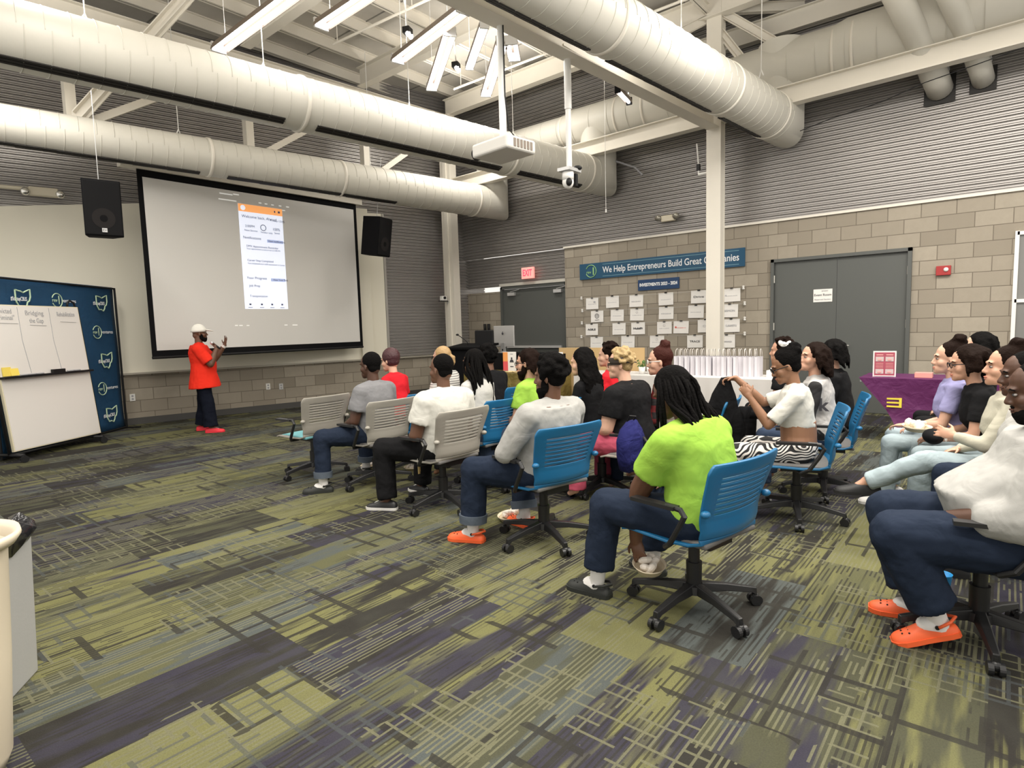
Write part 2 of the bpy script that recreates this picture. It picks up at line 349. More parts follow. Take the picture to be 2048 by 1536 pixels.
# tall framed window at the right edge
wf=MB(); Y0=-10.05
for y in (Y0,-11.5): wf.box((-.02,y,1.28),(.05,.045,2.5))
for z in (.05,1.62,2.5): wf.box((-.02,(Y0-11.5)/2,z),(.05,1.45,.045))
f=struct('window_1',wf,WHP); m=MB(); m.box((-.008,(Y0-11.5)/2,1.28),(.008,1.4,2.4)); m.build('window_pane',mat('dim glass',(.20,.20,.19),.15),f)
# ---------------- ducts ----------------
SLOT=mat('dark slot',(.015,.013,.012),.6)
def duct(name,label,a,b,ra,rb,band,seam,slots,parentgroup,slotdir,riser=None,seamstep=.2):
    a,b=Vector(a),Vector(b); d=(b-a); L=d.length; z=d.normalized(); x=z.cross(Vector((0,0,1))).normalized(); y=x.cross(z)
    t=thing(name,label,'air duct',a); n=64
    def C(sv): return z*sv
    m=MB(); m.rings([[C(sv)+x*(r*math.cos(2*PI*j/n))+y*(r*math.sin(2*PI*j/n)) for j in range(n)] for sv,r in ((0,ra),(L,rb))],True)
    if riser:   # elbow turning upward into a riser
        P=[]; c=C(L)+z*rb*1.02
        for cc,fn in ((C(L),lambda t_:x*math.cos(t_)+y*math.sin(t_)),(c,lambda t_:x*math.cos(t_)+(y-z)*math.sin(t_)),(c+Vector((0,0,rb*1.1)),lambda t_:x*math.cos(t_)-z*math.sin(t_)),(c+Vector((0,0,rb+riser)),lambda t_:x*math.cos(t_)-z*math.sin(t_))): P.append([cc+fn(2*PI*j/n)*rb for j in range(n)])
        m.rings(P,True)
    m.build('duct_shell',DUCT,t,smooth=False,mods=bev(.003)) if False else m.build('duct_shell',DUCT,t,smooth=True,mods=[('EDGE_SPLIT',dict(split_angle=1.0))])
    sm=MB(); sv=seam
    while sv<L:
        r=ra+(rb-ra)*sv/L+.002
        P=[]
        for j in range(n+1):   # spiral lock seam, one turn advances a little
            an=2*PI*j/n; P.append(C(min(L,sv+.05*j/n))+x*(r*math.cos(an))+y*(r*math.sin(an)))
        sm.tube(P,.0045,4,False); sv+=seamstep
    sm.build('spiral_seam',DUCT,t,smooth=True)
    for sv in band:
        bd=MB(); r=ra+(rb-ra)*min(sv,L)/L; bd.rings([[C(sv+o)+x*((r+h)*math.cos(2*PI*j/n))+y*((r+h)*math.sin(2*PI*j/n)) for j in range(n)] for o,h in ((-.025,.002),(-.018,.016),(.018,.016),(.025,.002))],False); bd.build('joint_band',WHITE,t,smooth=True)
    an=slotdir
    for s0,s1 in slots:
        sl=MB()
        for k,da in enumerate((-.11,0,.11)):
            for q in range(6):
                u0=s0+(s1-s0)*q/6; u1=s0+(s1-s0)*(q+1)/6; r0=ra+(rb-ra)*(u0+u1)/2/L
                o=x*(r0*math.cos(an+da))+y*(r0*math.sin(an+da)); sl.beam(C(u0)+o,C(u1)+o,r0*.07,.03,up=o)
        sl.build('slot_diffuser',SLOT,t)
    return t
ZD=4.25
d2=duct('air_duct','white round duct nearest the screen wall, lowest in the photo',(-8.75,.02,4.22),(-.72,-1.23,4.15),.25,.33,[2.75,4.9,7.9],.1,[(.0,2.6),(3.0,6.0)],.45,-PI*.42,.45)
d1=duct('air_duct','white round duct crossing above the projector screen, with spiral seams',(-9.35,-2.92,4.22),(-.72,-3.90,4.24),.30,.33,[3.15,6.6,8.5],.08,[(0,2.9),(3.3,6.35),(6.75,8.3)],.25,-PI*.36,.75)
_a=GZ(1220,50,4.47); _b=GZ(1590,260,4.47); _d=(_b-_a); _e=_a+_d*((-.77-_a.x)/_d.x); _q=_a+_d*((-7.3-_a.x)/_d.x)
d3=duct('air_duct','large white round duct at top centre with long dark slot diffusers',_q,_e,.28,.325,[2.35,4.9,6.4],.1,[(.2,2.2),(2.55,4.75),(5.1,6.3)],.0,-PI*.60,.8)
# main duct along the right wall with tee risers
mt=thing('main_duct','long white trunk duct high along the corrugated right wall','air duct',(-.38,-1.9,5.2))
m=MB(); n=36
def cyr(m,c,r,n=36): return [Vector((c[0]+r*math.cos(2*PI*j/n),c[1],c[2]+r*math.sin(2*PI*j/n))) for j in range(n)]
prof=[(0,.30),(-1.35,.30),(-1.6,.36),(-3.1,.36),(-3.3,.40),(-5.2,.42),(-6.05,.42),(-6.2,.46),(-10.2,.46)]
m.rings([cyr(m,(0,y,.03*y/-10),r) for y,r in prof],True); m.build('duct_shell',DUCT,mt,smooth=True)
for y,r in ((-1.35,.30),(-1.6,.36),(-2.55,.36),(-3.1,.37),(-4.6,.415),(-6.05,.42),(-6.3,.46),(-8.6,.46)): m=MB(); m.rings([cyr(m,(0,y+o,0),r+h) for o,h in ((-.02,0),(-.015,.012),(.015,.012),(.02,0))],False); m.build('joint_band',WHITE,mt,smooth=True)
m=MB()
for k in range(25):
    y=-.5-.38*k; r=[rr for yy,rr in prof if yy>=y][-1]+.002; m.tube([(r*math.cos(2*PI*j/n),y-.04*j/n,r*math.sin(2*PI*j/n)) for j in range(n+1)],.004,4,False)
m.build('spiral_seam',DUCT,mt,smooth=True)
# two flues passing the right wall, upper right
for i,(y,r,L1,lb) in enumerate(((-9.15,.155,'thicker','left of the pair'),(-9.62,.125,'thinner','right of the pair'))):
    f=thing('flue_pipe',f'{L1} grey flue pipe through the corrugated wall, {lb}','pipe',(-.10,y,4.55),0,'flue pipes at upper right')
    m=MB(); m.tube([(.09,0,0),(-.2,.03,.08),(-.5,.12,.3),(-1.25,.55,1.3)],r,20); m.build('pipe_body',DUCT,f,smooth=True)
    m=MB(); 
    for q in (.30,.36): m.tube([Vector((-.5,.12,.3))*q*1.1+Vector((0,0,.03)),Vector((-.5,.12,.3))*(q*1.1+.05)+Vector((0,0,.035))],r+.015,20)
    m.build('collar',SILV,f,smooth=True)
    m=MB(); m.box((.085,-.0,0),(.01,r*2.3,r*2.5)); m.build('wall_opening',SLOT,f)
# ---------------- lamps ----------------
def area(name,loc,rot,sx,sy,e,col=(1,.95,.87)):
    l=bpy.data.lights.new(name,'AREA'); l.shape='RECTANGLE'; l.size=sx; l.size_y=sy; l.energy=e; l.color=col
    o=bpy.data.objects.new(name,l); COL.objects.link(o); o.location=loc; o.rotation_euler=rot; return o
WOODR=mat('brushed reflector',(.16,.12,.09),.4,.3)
def strip(label,a,b,w=.17,tubes=2,e=60,group='ceiling strip lights',lamp=True):
    a,b=Vector(a),Vector(b); L=(b-a).length; c=(a+b)/2; ang=math.atan2((b-a).y,(b-a).x)
    t=thing('strip_light',label,'ceiling light',c,ang,group)
    m=MB(); 
    for i in range(1): 
        P=[[Vector((sx*L/2,yy,zz)) for yy,zz in ((-w/2,-.015),(-w*.42,.05),(-w*.2,.08),(w*.2,.08),(w*.42,.05),(w/2,-.015))] for sx in (-1,1)]
        m.grid(P)
    m.build('reflector',WOODR,t,mods=[('SOLIDIFY',dict(thickness=.006))])
    for sx in (-1,1): m=MB(); m.box((sx*(L/2-.01),0,.02),(.03,w*.9,.11)); m.build('end_cap',BLKM if tubes==1 else SILV,t)
    for k in range(tubes):
        y=(k-(tubes-1)/2)*w*.5; m=MB(); m.cyl((-L/2+.03,y,.0),(L/2-.03,y,.0),.024,n=12); m.build('lamp_tube',TUBE,t,smooth=True)
    for sx in (-.42,.42): m=MB(); m.cyl((L*sx,0,.08),(L*sx,0,6.6-c.z),.004,n=6); m.build('hanger_wire',SILV,t)
    if lamp:
        o=area('lamp_glow',(0,0,-.03),(0,0,0),L*.95,w*.8,e*.12); o.parent=t; o=area('lamp_uplight',(0,0,.12),(PI,0,0),L*.95,w*.8,e*.28); o.parent=t
    return t
strip('longest strip light, at upper left above the first duct',(-6.65,-2.25,5.02),(-6.72,-4.9,5.02),.2,2,75)
strip('strip light second from the left, end at the top edge',(-6.12,-3.68,5.02),(-6.22,-6.3,5.02),.2,2,65)
strip('strip light third from the left with its bare end cap low',(-4.93,-3.62,5.02),(-5.25,-5.15,5.02),.2,2,50)
strip('slanted twin tube light left of the white camera pole',(-4.02,-3.3,5.0),(-5.02,-4.7,5.0),.17,2,45)
strip('short slanted tube light between two longer slanted ones',(-4.16,-4.2,5.0),(-4.88,-5.13,5.0),.12,2,35)
strip('slanted twin tube light just beside the projector pole',(-3.29,-3.72,5.0),(-4.41,-5.0,5.0),.17,2,45)
strip('tiny twin tube light right of the projector pole',(-3.94,-4.82,5.0),(-4.35,-5.1,5.0),.17,2,20)
strip('short angled lamp under the cross beam near the right wall',(-2.13,-5.34,5.0),(-1.55,-5.22,4.92),.10,1,18)
# bare area lights for strips over the unseen hall; last pair added to brighten corner
for x,y in ((-8.7,-1.9),(-8.8,-5.6),(-9.8,-7.6),(-7.6,-9.0),(-5.3,-9.6),(-3.2,-10.2),(-3.9,-7.9),(-9.6,-10.6),(-6.6,-11.2),(-3.6,-11.2),(-1.9,-2.4)):
    area('hall_area_light',(x,y,4.95 if x<-3.1 else 5.7),(0,0,PI/2),2.4,.3,82); area('hall_uplight',(x,y,5.1 if x<-3.1 else 5.8),(PI,0,PI/2),2.4,.3,30)
# small spot heads
for px,py,lb in ((815,62,'left of the pair of small black spot lamps on the track'),(912,131,'right of the pair of small black spot lamps on the track')):
    p=GZ(px,py,5.0); t=thing('spot_lamp',f'small black spot lamp, {lb}','spotlight',p,.4,'small spot lamps')
    m=MB(); m.box((0,0,0),(.11,.09,.07)); m.build('lamp_housing',BLK,t,mods=bev())
    for sx in (-.03,.04): m=MB(); m.ell((sx,-.02,-.045),(.03,.03,.035)); m.build('lamp_bulb',TUBE,t,smooth=True)
    m=MB(); m.tube([(0,0,.03),(.02,.02,.3),(.0,.0,.7),(0,.02,6.6-p.z)],.006); m.tube([(.03,0,.03),(-.03,.02,.35),(.02,.0,.7),(0,.02,1.2)],.006); m.build('cable',WHP,t)
# conduit / sprinkler pipes under the deck
for a,b,g in (((-4.35,-1.4,6.1),(-4.0,-7,6.1),0),((-1.9,-1.7,6.0),(-1.9,-11,6.0),0)):
    m=MB(); m.cyl(a,b,.02,n=8)
    for k in range(4):
        c=Vector(a).lerp(Vector(b),.02+k*.3); m.cyl(c,c+Vector((0,0,.5)),.008,n=6)
    tag(m.build('sprinkler_pipe',WHITE),'thin white sprinkler pipe under the roof deck'+(', nearer the corner' if a[0]>-3 else ', left of the projector pole'),'pipe')
# duct hangers
def hanger(p,top,label=None):
    p=Vector(p); m=MB(); m.cyl(p,(p.x,p.y,top),.006,n=6); m.cyl(p,p+Vector((.06,.05,-.10)),.008,n=6); m.cyl(p,p+Vector((-.06,-.05,-.10)),.008,n=6)
    return tag(m.build('duct_hanger',WHP),label or 'thin white rod holding a round duct from the roof','hanger rod','duct hanger rods')
for x,y,z,r in ((-6.6,-3.21,4.25,.28),(-4.6,-3.45,4.25,.3),(-8.3,-3.0,4.26,.26),(-2.6,-3.68,4.24,.32),(-6.4,-.32,4.2,.27),(-3.3,-.86,4.18,.3),(-3.5,-6.95,4.42,.35),(-1.6,-7.26,4.42,.37)): hanger((x,y,z+r+.08),6.5)
for px,py in ((1212,420),):
    p=GY(1212,425,-5.0); 
    m=MB(); m.cyl(p,(p.x,p.y,6.5),.004,n=6); m.cyl(p,p+Vector((0,0,.05)),.012,n=8); tag(m.build('pull_cord',WHP),'thin white pull cord hanging down right of the camera pole','cord')
# ---------------- projector and ceiling camera ----------------
P=(-5.78,-6.12,3.2)
t=thing('projector','white ceiling projector hanging on a white pole in the centre','projector',P,math.radians(84))
PRJ=mat('projector shell',(.60,.585,.55),.45); VENT=mat('vent brown',(.20,.16,.13),.6)
m=MB(); m.box((0,0,0),(.50,.40,.13)); m.build('housing',PRJ,t,mods=bev(.025,3))
m=MB()
for k in range(6): m.box((-.20+.022*k,-.202,.0),(.010,.006,.075)); m.box((.08+.022*k,-.202,.0),(.010,.006,.075)); m.box((-.252,-.13+.045*k,0),(.006,.028,.075))
m.build('vent_slots',VENT,t)
m=MB(); m.cyl((.25,.1,0),(.30,.1,0),.06,n=24); m.build('lens',BLK,t,smooth=True)
m=MB(); m.tube([(0,0,.05),(0,0,1.2)],.035,16); m.box((0,0,.08),(.14,.14,.03)); m.build('pole',WHP,t,smooth=False)
m=MB(); m.tube([(-.05,-.2,0),(-.07,-.27,.02),(-.05,-.26,.10),(-.02,-.15,.14),(-.03,-.05,.2),(-.04,0,.5),(-.04,0,1.25)],.006); m.tube([(.06,-.2,0),(.08,-.28,.03),(.05,-.22,.12),(0,-.12,.13)],.006); m.build('cables',BLK,t,smooth=True)
P=(-4.68,-6.15,3.1)
t=thing('ceiling_camera','small white round camera hanging from the thin white pole','camera',P)
m=MB(); m.cyl((0,0,.10),(0,0,.75),.032,n=16); m.cyl((0,0,.75),(0,0,1.36),.040,n=16); m.build('pole',WHP,t,smooth=True,mods=[('EDGE_SPLIT',dict(split_angle=.7))])
m=MB(); m.box((0,0,.09),(.24,.16,.035)); m.build('mount_plate',SILV,t)
m=MB(); m.cyl((-.03,0,-.02),(-.03,0,.07),.065,n=24); m.ell((-.03,0,-.04),(.064,.064,.075),n=24,m=14); m.build('camera_body',WHP,t,smooth=True)
m=MB(); m.ell((-.07,-.04,-.05),(.035,.035,.045)); m.build('lens',BLK,t,smooth=True); m=MB(); m.box((.06,.0,-.01),(.04,.12,.13)); m.build('yoke',BLK,t); m=MB(); m.ell((.08,-.05,.12),(.05,.06,.03)); m.build('cable_bundle',BLK,t,smooth=True)
m=MB(); m.box((0,0,1.37),(.30,.12,.02)); m.build('beam_clamp',WHITE,t)
# small fixture with hook on the middle column
p=GX(1397,345,-.80); t=thing('cable_arm','small white cable arm on the left of the middle column','bracket',p)
m=MB(); m.cyl((0,0,-.03),(0,-.18,-.03),.02,n=10); m.tube([(0,0,-.03),(0,.0,.12),(-.02,.02,.45)],.012); m.build('arm',WHP,t); m=MB(); m.box((0,0,.08),(.05,.05,.10)); m.build('junction_box',BLK,t)
# ---------------- projection screen ----------------
SCR=mat('screen fabric',(.69,.675,.65),.7)
A=GY(273.4,341.3,.2); B=GY(711.7,407,.2); Z1=4.0; Z0=1.15; X0,X1=-6.835,-2.89
t=thing('projection_screen','large white projection screen with black border on the front wall','projection screen',(0,.2,0))
m=MB(); m.box(((X0+X1)/2,0,(Z0+Z1)/2),(X1-X0,.012,Z1-Z0)); m.build('border',BLKM,t)
m=MB(); m.box(((X0+X1)/2,-.009,(Z0+Z1)/2+.0),(X1-X0-.14,.006,Z1-Z0-.22)); m.build('screen_fabric',SCR,t)
m=MB(); m.box(((X0+X1)/2-.05,.02,Z1+.05),(X1-X0+.35,.14,.10)); m.build('screen_housing',WHITE,t,mods=bev())
m=MB(); m.cyl((X0-.0,0,Z0),(X1,0,Z0),.022,n=12); m.build('bottom_bar',BLK,t)
# projected picture: phone page (lit by the projector)
def lit(name,c,e=.55): return mat(name,c,.8,emit=(c,e))
PW=lit('projected white',(.72,.76,.88)); PO=lit('projected orange',(.85,.36,.12)); PT=lit('projected text',(.10,.11,.18),.1); PB=lit('projected blue',(.40,.47,.72),.4)
yS=.2-.013
q=[GY(475,407,yS),GY(563,418,yS),GY(577,619,yS),GY(491,617,yS)]
lx=(q[0].x+q[3].x)/2; rx=(q[1].x+q[2].x)/2; tz=(q[0].z+q[1].z)/2; bz=(q[2].z+q[3].z)/2; Wd=rx-lx; H=tz-bz
m=MB(); m.box(((lx+rx)/2,-.013,(tz+bz)/2),(Wd,.003,H)); im=m.build('projected_page',PW,t)
m=MB(); m.box(((lx+rx)/2,-.0155,tz-H*.035),(Wd,.002,H*.07)); m.build('orange_header',PO,im)
m=MB(); m.cyl((lx+Wd*.1,-.017,tz-H*.035),(lx+Wd*.1,-.0185,tz-H*.035),H*.024,n=20); m.build('round_logo',PW,im)
def pt(s,u,v,h,mt=PT,al='LEFT'): text(s,H*h*1.25,mt,im,(lx+Wd*u,yS-.006,tz-H*v),(1,0,0),(0,0,1),'projected_text',al,.0005)
for a in (('Welcome back, Ahmed',.06,.115,.030),('Privacy 12345',.70,.125,.022),('2:00PM',.12,.205,.026),('100%',.74,.21,.03),('Next Service',.10,.245,.02),('Vendor only',.46,.25,.02),('Saved',.78,.245,.02),('Notifications',.06,.315,.028),('View notifications',.62,.33,.02),('DMV Appointment Reminder',.12,.395,.022),('Your appointment is tomorrow at 2:00 PM',.12,.42,.016),('Career Step Completed',.12,.53,.022),('You completed your skills assessment in Career',.12,.56,.016),('Your Progress',.08,.70,.028),('View Your Path',.68,.71,.02),('Job Prep',.12,.775,.026),('Transportation',.12,.875,.024)): pt(*a[:4])
for bb in ((.79,.33,.38),(.80,.71,.34)): m=MB(); m.box((lx+Wd*bb[0],-.0150,tz-H*bb[1]),(Wd*bb[2],.001,H*.03)); m.build('page_button',PB,im)
m=MB()
for u in (.12,.38,.62,.86): m.box((lx+Wd*u,-.0155,tz-H*.955),(Wd*.045,.001,H*.016)); m.box((lx+Wd*u,-.0155,tz-H*.985),(Wd*.10,.001,H*.005))
m.box((lx+Wd*.82,-.0155,tz-H*.035),(Wd*.03,.004,H*.02)); m.box((lx+Wd*.92,-.0155,tz-H*.035),(Wd*.05,.004,H*.02)); m.build('page_icons',PT,im)
m=MB(); m.tube([(lx+Wd*.53+.05*math.cos(a/12*2*PI),-.016,tz-H*.205+.05*math.sin(a/12*2*PI)) for a in range(13)],.006,6); m.build('progress_ring',PT,im)
m=MB()
for px,py,w in ((452,379,.22),(472,380,.1),(455,391,.3),(520,397,.05),(532,399,.05),(545,401,.05),(560,403,.05),(575,405,.06),(560,411,.2),(473,642,.05),(496,642,.05),(482,642,.06),(572,641,.06),(590,641,.10)):
    c=GY(px,py+9,yS); m.box((c.x,-.0135,c.z),(w,.002,.018))
m.build('faint_projected_marks',lit('projected faint',(.80,.79,.76),.3),t)
# ---------------- loudspeakers ----------------
def loud(label,c,rz,tilt,w,h,d,logo=True):
    t=thing('wall_speaker',label,'loudspeaker',c,rz,'black hanging loudspeakers'); t.rotation_euler=(0,tilt,rz)
    m=MB(); P=[[Vector(v) for v in ((d/2,-w/2,z),(d/2,w/2,z),(-d/2,w*.33,z),(-d/2,-w*.33,z))] for z in (-h/2,h/2)]; m.rings(P); m.build('cabinet',BLKM,t,mods=bev(.01))
    m=MB(); m.box((d/2+.006,0,0),(.012,w*.94,h*.95)); m.build('grille',mat('speaker grille',(.008,.008,.009),.7,spec=.15),t,mods=bev(.006))
    m=MB(); m.cyl((d/2+.012,0,-h*.18),(d/2+.014,0,-h*.18),w*.3,n=32); m.build('woofer',mat('woofer grey',(.022,.020,.020),.8,spec=.1),t)
    m=MB(); m.cyl((d/2+.014,0,-h*.18),(d/2+.0165,0,-h*.18),w*.1,n=24); m.build('dust_cap',BLKM,t)
    if logo:
        m=MB(); m.box((d/2+.018,0,-h*.39),(.004,.055,.05)); m.build('badge',SILV,t); text('EV',.04,INK,t,(0,0,0),(0,1,0),(0,0,1),ext=.001).matrix_local=Matrix(((0,0,1,d/2+.0205),(1,0,0,0),(0,1,0,-h*.39),(0,0,0,1)))
    m=MB(); m.cyl((0,0,h/2),(-.0,0,h/2+1.1),.005,n=6); m.build('hanging_cable',SILV,t)
loud('black loudspeaker hanging left of the projection screen',(-7.68,-.9,3.13),math.radians(-100),math.radians(4),.42,.70,.38)
loud('black loudspeaker hanging right of the projection screen',(-3.02,-.55,3.27),math.radians(-72),math.radians(8),.44,.72,.42,False)
# emergency lamp on the left of the front wall and small wall camera
p=GP(70,383,(0,-.05,0),AANG)+nA*.12; t=thing('emergency_light','long beige emergency light with two bulbs near the left edge','emergency light',p,AANG)
m=MB(); m.box((-.25,-.02,0),(.9,.07,.05)); m.box((.1,-.05,-.03),(.36,.10,.13)); m.build('housing',mat('beige plastic',(.66,.60,.47),.5),t,mods=bev(.02,3))
for x in (-.12,.30): m=MB(); m.ell((x,-.1,-.05),(.06,.05,.06)); m.build('lamp_head',CHR,t,smooth=True)
p=GX(1338,437,-.05); t=thing('emergency_light','white emergency light with two round lamps above the blue banner','emergency light',p,0)
m=MB(); m.box((-.03,0,0),(.08,.26,.11)); m.build('housing',mat('beige plastic',(.66,.60,.47)),t,mods=bev(.015,3))
for y in (-.17,.17): m=MB(); m.ell((-.06,y,.02),(.05,.055,.055)); m.cyl((-.08,y,.02),(-.115,y,.01),.05,.055,n=16); m.build('lamp_head',mat('smoked lens',(.35,.33,.28),.2,.4),t,smooth=True)
p=GP(890,597,(-.9,-.3,0),0); t=thing('wall_camera','small grey camera on a bracket at the corner column','camera',p)
m=MB(); m.box((-.02,-.02,-.06),(.32,.06,.025)); m.box((.12,0,-.1),(.1,.04,.05)); m.build('bracket',SILV,t); m=MB(); m.box((-.08,-.03,0),(.14,.07,.10)); m.build('camera_body',WHP,t,mods=bev()); m=MB(); m.cyl((-.08,-.06,.01),(-.08,-.09,.01),.03,n=16); m.box((-.08,-.03,-.06),(.22,.08,.02)); m.build('lens',BLK,t)
# EXIT sign
p=GX(1056,546,-.02); t=thing('exit_sign','small lit red EXIT sign on the corrugated wall above the door','exit sign',p)
m=MB(); m.box((0,0,0),(.05,.33,.24)); m.build('housing',mat('pale pink plastic',(.85,.42,.38),.4,emit=((1,.30,.25),.6)),t,mods=bev())
text('EXIT',.19,mat('exit red',(.9,.05,.06),.4,emit=((1,.03,.06),2.2)),t,(p.x-.03,p.y,p.z),(0,-1,0),(0,0,1),width=.25,bold=.004)
# banner signs
yl,yr=-3.25,-6.54
t=thing('banner_sign','long dark blue banner reading We Help Entrepreneurs Build Great Companies','sign',(-.025,(yl+yr)/2,2.53))
m=MB(); m.box((0,0,0),(.03,yl-yr,.31)); m.build('board',NAVY,t)
m=MB(); m.box((-.017,-.22,.115),(.003,2.66,.008)); m.box((-.017,-.22,-.115),(.003,2.66,.008)); m.build('border_lines',mat('line blue',(.20,.38,.45),.6),t)
text('We Help Entrepreneurs Build Great Companies',.17,WTXT,t,(-.045,-5.12,2.53),(0,-1,0),(0,0,1),width=2.66,bold=.0015)
def revlogo(par,c,x,y,R,mring,mtxt):
    c,x,y=Vector(c),Vector(x),Vector(y); m=MB(); n=x.cross(y)
    m.tube([c+x*(R*math.cos(a))+y*(R*math.sin(a)) for a in [math.radians(-155+ (310)*k/24) for k in range(25)]],R*.06,6); o=m.build('logo_ring',mring,par)
    o.matrix_parent_inverse=par.matrix_world.inverted() if False else Matrix.Identity(4)
    return o
def local(par,v): bpy.context.view_layer.update(); return par.matrix_world.inverted()@Vector(v)
def ring(par,cw,x,y,R,mt,th=.06,a0=-155,a1=155):
    x,y=Vector(x),Vector(y); bpy.context.view_layer.update(); Mi=par.matrix_world.inverted(); c=Vector(cw); m=MB()
    m.tube([Mi@(c+x*(R*math.cos(math.radians(a)))+y*(R*math.sin(math.radians(a)))) for a in [a0+(a1-a0)*k/24 for k in range(25)]],R*th,6); return m.build('logo_ring',mt,par)
ring(t,(-.045,-3.52,2.53),(0,-1,0),(0,0,1),.12,GREENL)
text('rev',.085,GREENL,t,(-.045,-3.47,2.51),(0,-1,0),(0,0,1)); text('1',.21,GREENL,t,(-.045,-3.575,2.52),(0,-1,0),(0,0,1),bold=.002)
p0=GX(1276,567,-.03); p1=GX(1358,567,-.03); yc=(p0.y+p1.y)/2; zc=GX(1317,568,-.03).z
t=thing('header_sign','small dark blue sign reading INVESTMENTS 2023 - 2024','sign',(-.02,yc,zc)); w=p0.y-p1.y
m=MB(); m.box((0,0,0),(.02,w,.20)); m.build('board',mat('navy sign dark',(.010,.045,.13),.5),t)
text('INVESTMENTS 2023 - 2024',.08,WTXT,t,(-.032,yc,zc),(0,-1,0),(0,0,1),width=w*.92,bold=.003)
# wall of clipped logo papers
sc=.1709; PP=[(202,745,'swoosh'),(439,725,''),(718,713,'bars'),(1065,690,''),(1450,665,'Drive'),(1836,645,'tri'),(260,895,'ring'),(495,882,''),(726,874,'dot'),(1068,855,'bars'),(1416,838,''),(1809,828,'BISMON'),(198,1048,'AGILE'),(516,1040,''),(739,1035,'HubiFi'),(1047,1028,'dot'),(1242,1021,'red'),(1530,1007,'CH'),(1829,1002,'CLARAMETYX'),(255,1200,''),(620,1190,''),(960,1190,'dot'),(1404,1187,'TRACE'),(1775,1185,'Phenomix')]
where=['first','second','third','fourth','fifth','sixth','seventh']; rows=['top row','second row','third row','bottom row']; cnt=[0,0,0,0]
PGR=mat('print grey',(.45,.45,.48),.8); PRED=mat('print red',(.7,.15,.12),.8)
for i,(u,v,s) in enumerate(PP):
    r=0 if i<6 else 1 if i<12 else 2 if i<19 else 3; k=cnt[r]; cnt[r]+=1
    c=GX(1150+sc*u,480+sc*v,-.012); tl=random.uniform(-.025,.025)
    lb=f'white logo paper clipped to the block wall, {where[k]} in the {rows[r]}'
    if len(s)>3 and s.isupper() or s in('Drive','HubiFi','Phenomix'): lb+=f', reading {s}'
    t=thing('clipped_paper',lb,'paper',c,0,'logo papers clipped on wires'); t.rotation_euler=(tl,0,0)
    m=MB(); m.grid([[Vector((-.004*math.cos(zz*9)-.006*(1-zz/.115 if zz<0 else 0)*.5,yy,zz)) for yy in (-.145,-.05,.05,.145)] for zz in (-.112,-.05,0,.05,.112)]); m.build('sheet',PAPER,t,mods=[('SOLIDIFY',dict(thickness=.002))])
    m=MB(); m.box((-.008,0,.115),(.014,.045,.022)); m.build('binder_clip',BLK,t)
    m=MB()
    if s in('','bars','dot','red','tri','swoosh'):
        hh=.022 if s=='bars' else .014
        n=7
        for q in range(n): m.box((-.011,.085-.17*q/(n-1)*1.0,-.01),(.002,.014,hh*random.uniform(.6,1)))
        if s in('tri','red'): m.cyl((-.009,.1,.0),(-.011,.1,.0),.018,n=3 if s=='tri' else 16)
        if s=='dot': m.tube([(-.011,.02*math.cos(a*PI/6),.045+.02*math.sin(a*PI/6)) for a in range(13)],.002,4)
        if s=='swoosh': m.ell((-.010,-.06,.03),(.002,.025,.02))
        m.build('printed_logo',PRED if s=='red' else PGR,t)
    elif s=='ring':
        m.tube([(-.011,.045*math.cos(a*PI/12),.01+.045*math.sin(a*PI/12)) for a in range(25)],.004,4); m.tube([(-.011,.022*math.cos(a*PI/12),.01+.022*math.sin(a*PI/12)) for a in range(25)],.003,4); m.box((-.011,0,-.07),(.002,.1,.008)); m.build('printed_logo',INK,t)
    else:
        text(s,.05,INK if s in('Drive','AGILE','HubiFi','TRACE') else PGR,t,(c.x-.012,c.y,c.z),(0,-1,0),(0,0,1),'printed_logo',width=.19 if len(s)>3 else .09,bold=.0015 if s in('AGILE','HubiFi') else 0)
for r,(u0,v0,u1,v1) in enumerate(((75,685,1970,560),(85,830,1985,745),(80,975,1985,925),(75,1135,1985,1100))):
    a=GX(1150+sc*u0,480+sc*v0,-.05); b=GX(1150+sc*u1,480+sc*v1,-.05)
    t=thing('display_wire',f'thin wire holding the papers, {rows[r]}','wire',a,0,'wires with paper clips')
    d=b-a; m=MB(); m.tube([Vector((0,0,0)),d*.5+Vector((0,0,-.012)),d],.0022,5); m.build('wire',SILV,t)
    for q,e in enumerate((Vector((0,0,0)),d)): m=MB(); m.lathe([(0,.04),(.02,.035),(.022,.02),(.012,.01),(.022,-.005),(.02,-.025),(0,-.03)],12,e); m.build('insulator_knob',WHP,t,smooth=True)
# double door paper, fire strobe, outlets, phone
p=GX(1645,591,-.03); t=thing('door_notice','white printed notice taped on the left door leaf','notice',p)
p.x=-.012; t.location=p
m=MB(); m.box((0,0,0),(.003,.27,.20)); m.build('sheet',PAPER,t)
text('Event Room',.05,INK,t,(-.016,p.y,p.z+.01),(0,-1,0),(0,0,1)); text('Reserved Section',.03,GINK,t,(-.016,p.y,p.z-.06),(0,-1,0),(0,0,1),width=.23); text('SMART',.03,GINK,t,(-.016,p.y-.03,p.z+.07),(0,-1,0),(0,0,1))
p=GX(1887,541,-.03); t=thing('fire_alarm','red fire alarm with white strobe on the block wall','fire alarm',p)
m=MB(); m.box((0,0,0),(.05,.17,.13)); m.build('red_box',mat('alarm red',(.35,.02,.02),.45),t,mods=bev()); m=MB(); m.ell((-.03,-.03,.01),(.02,.03,.03)); m.build('strobe',WHP,t,smooth=True)
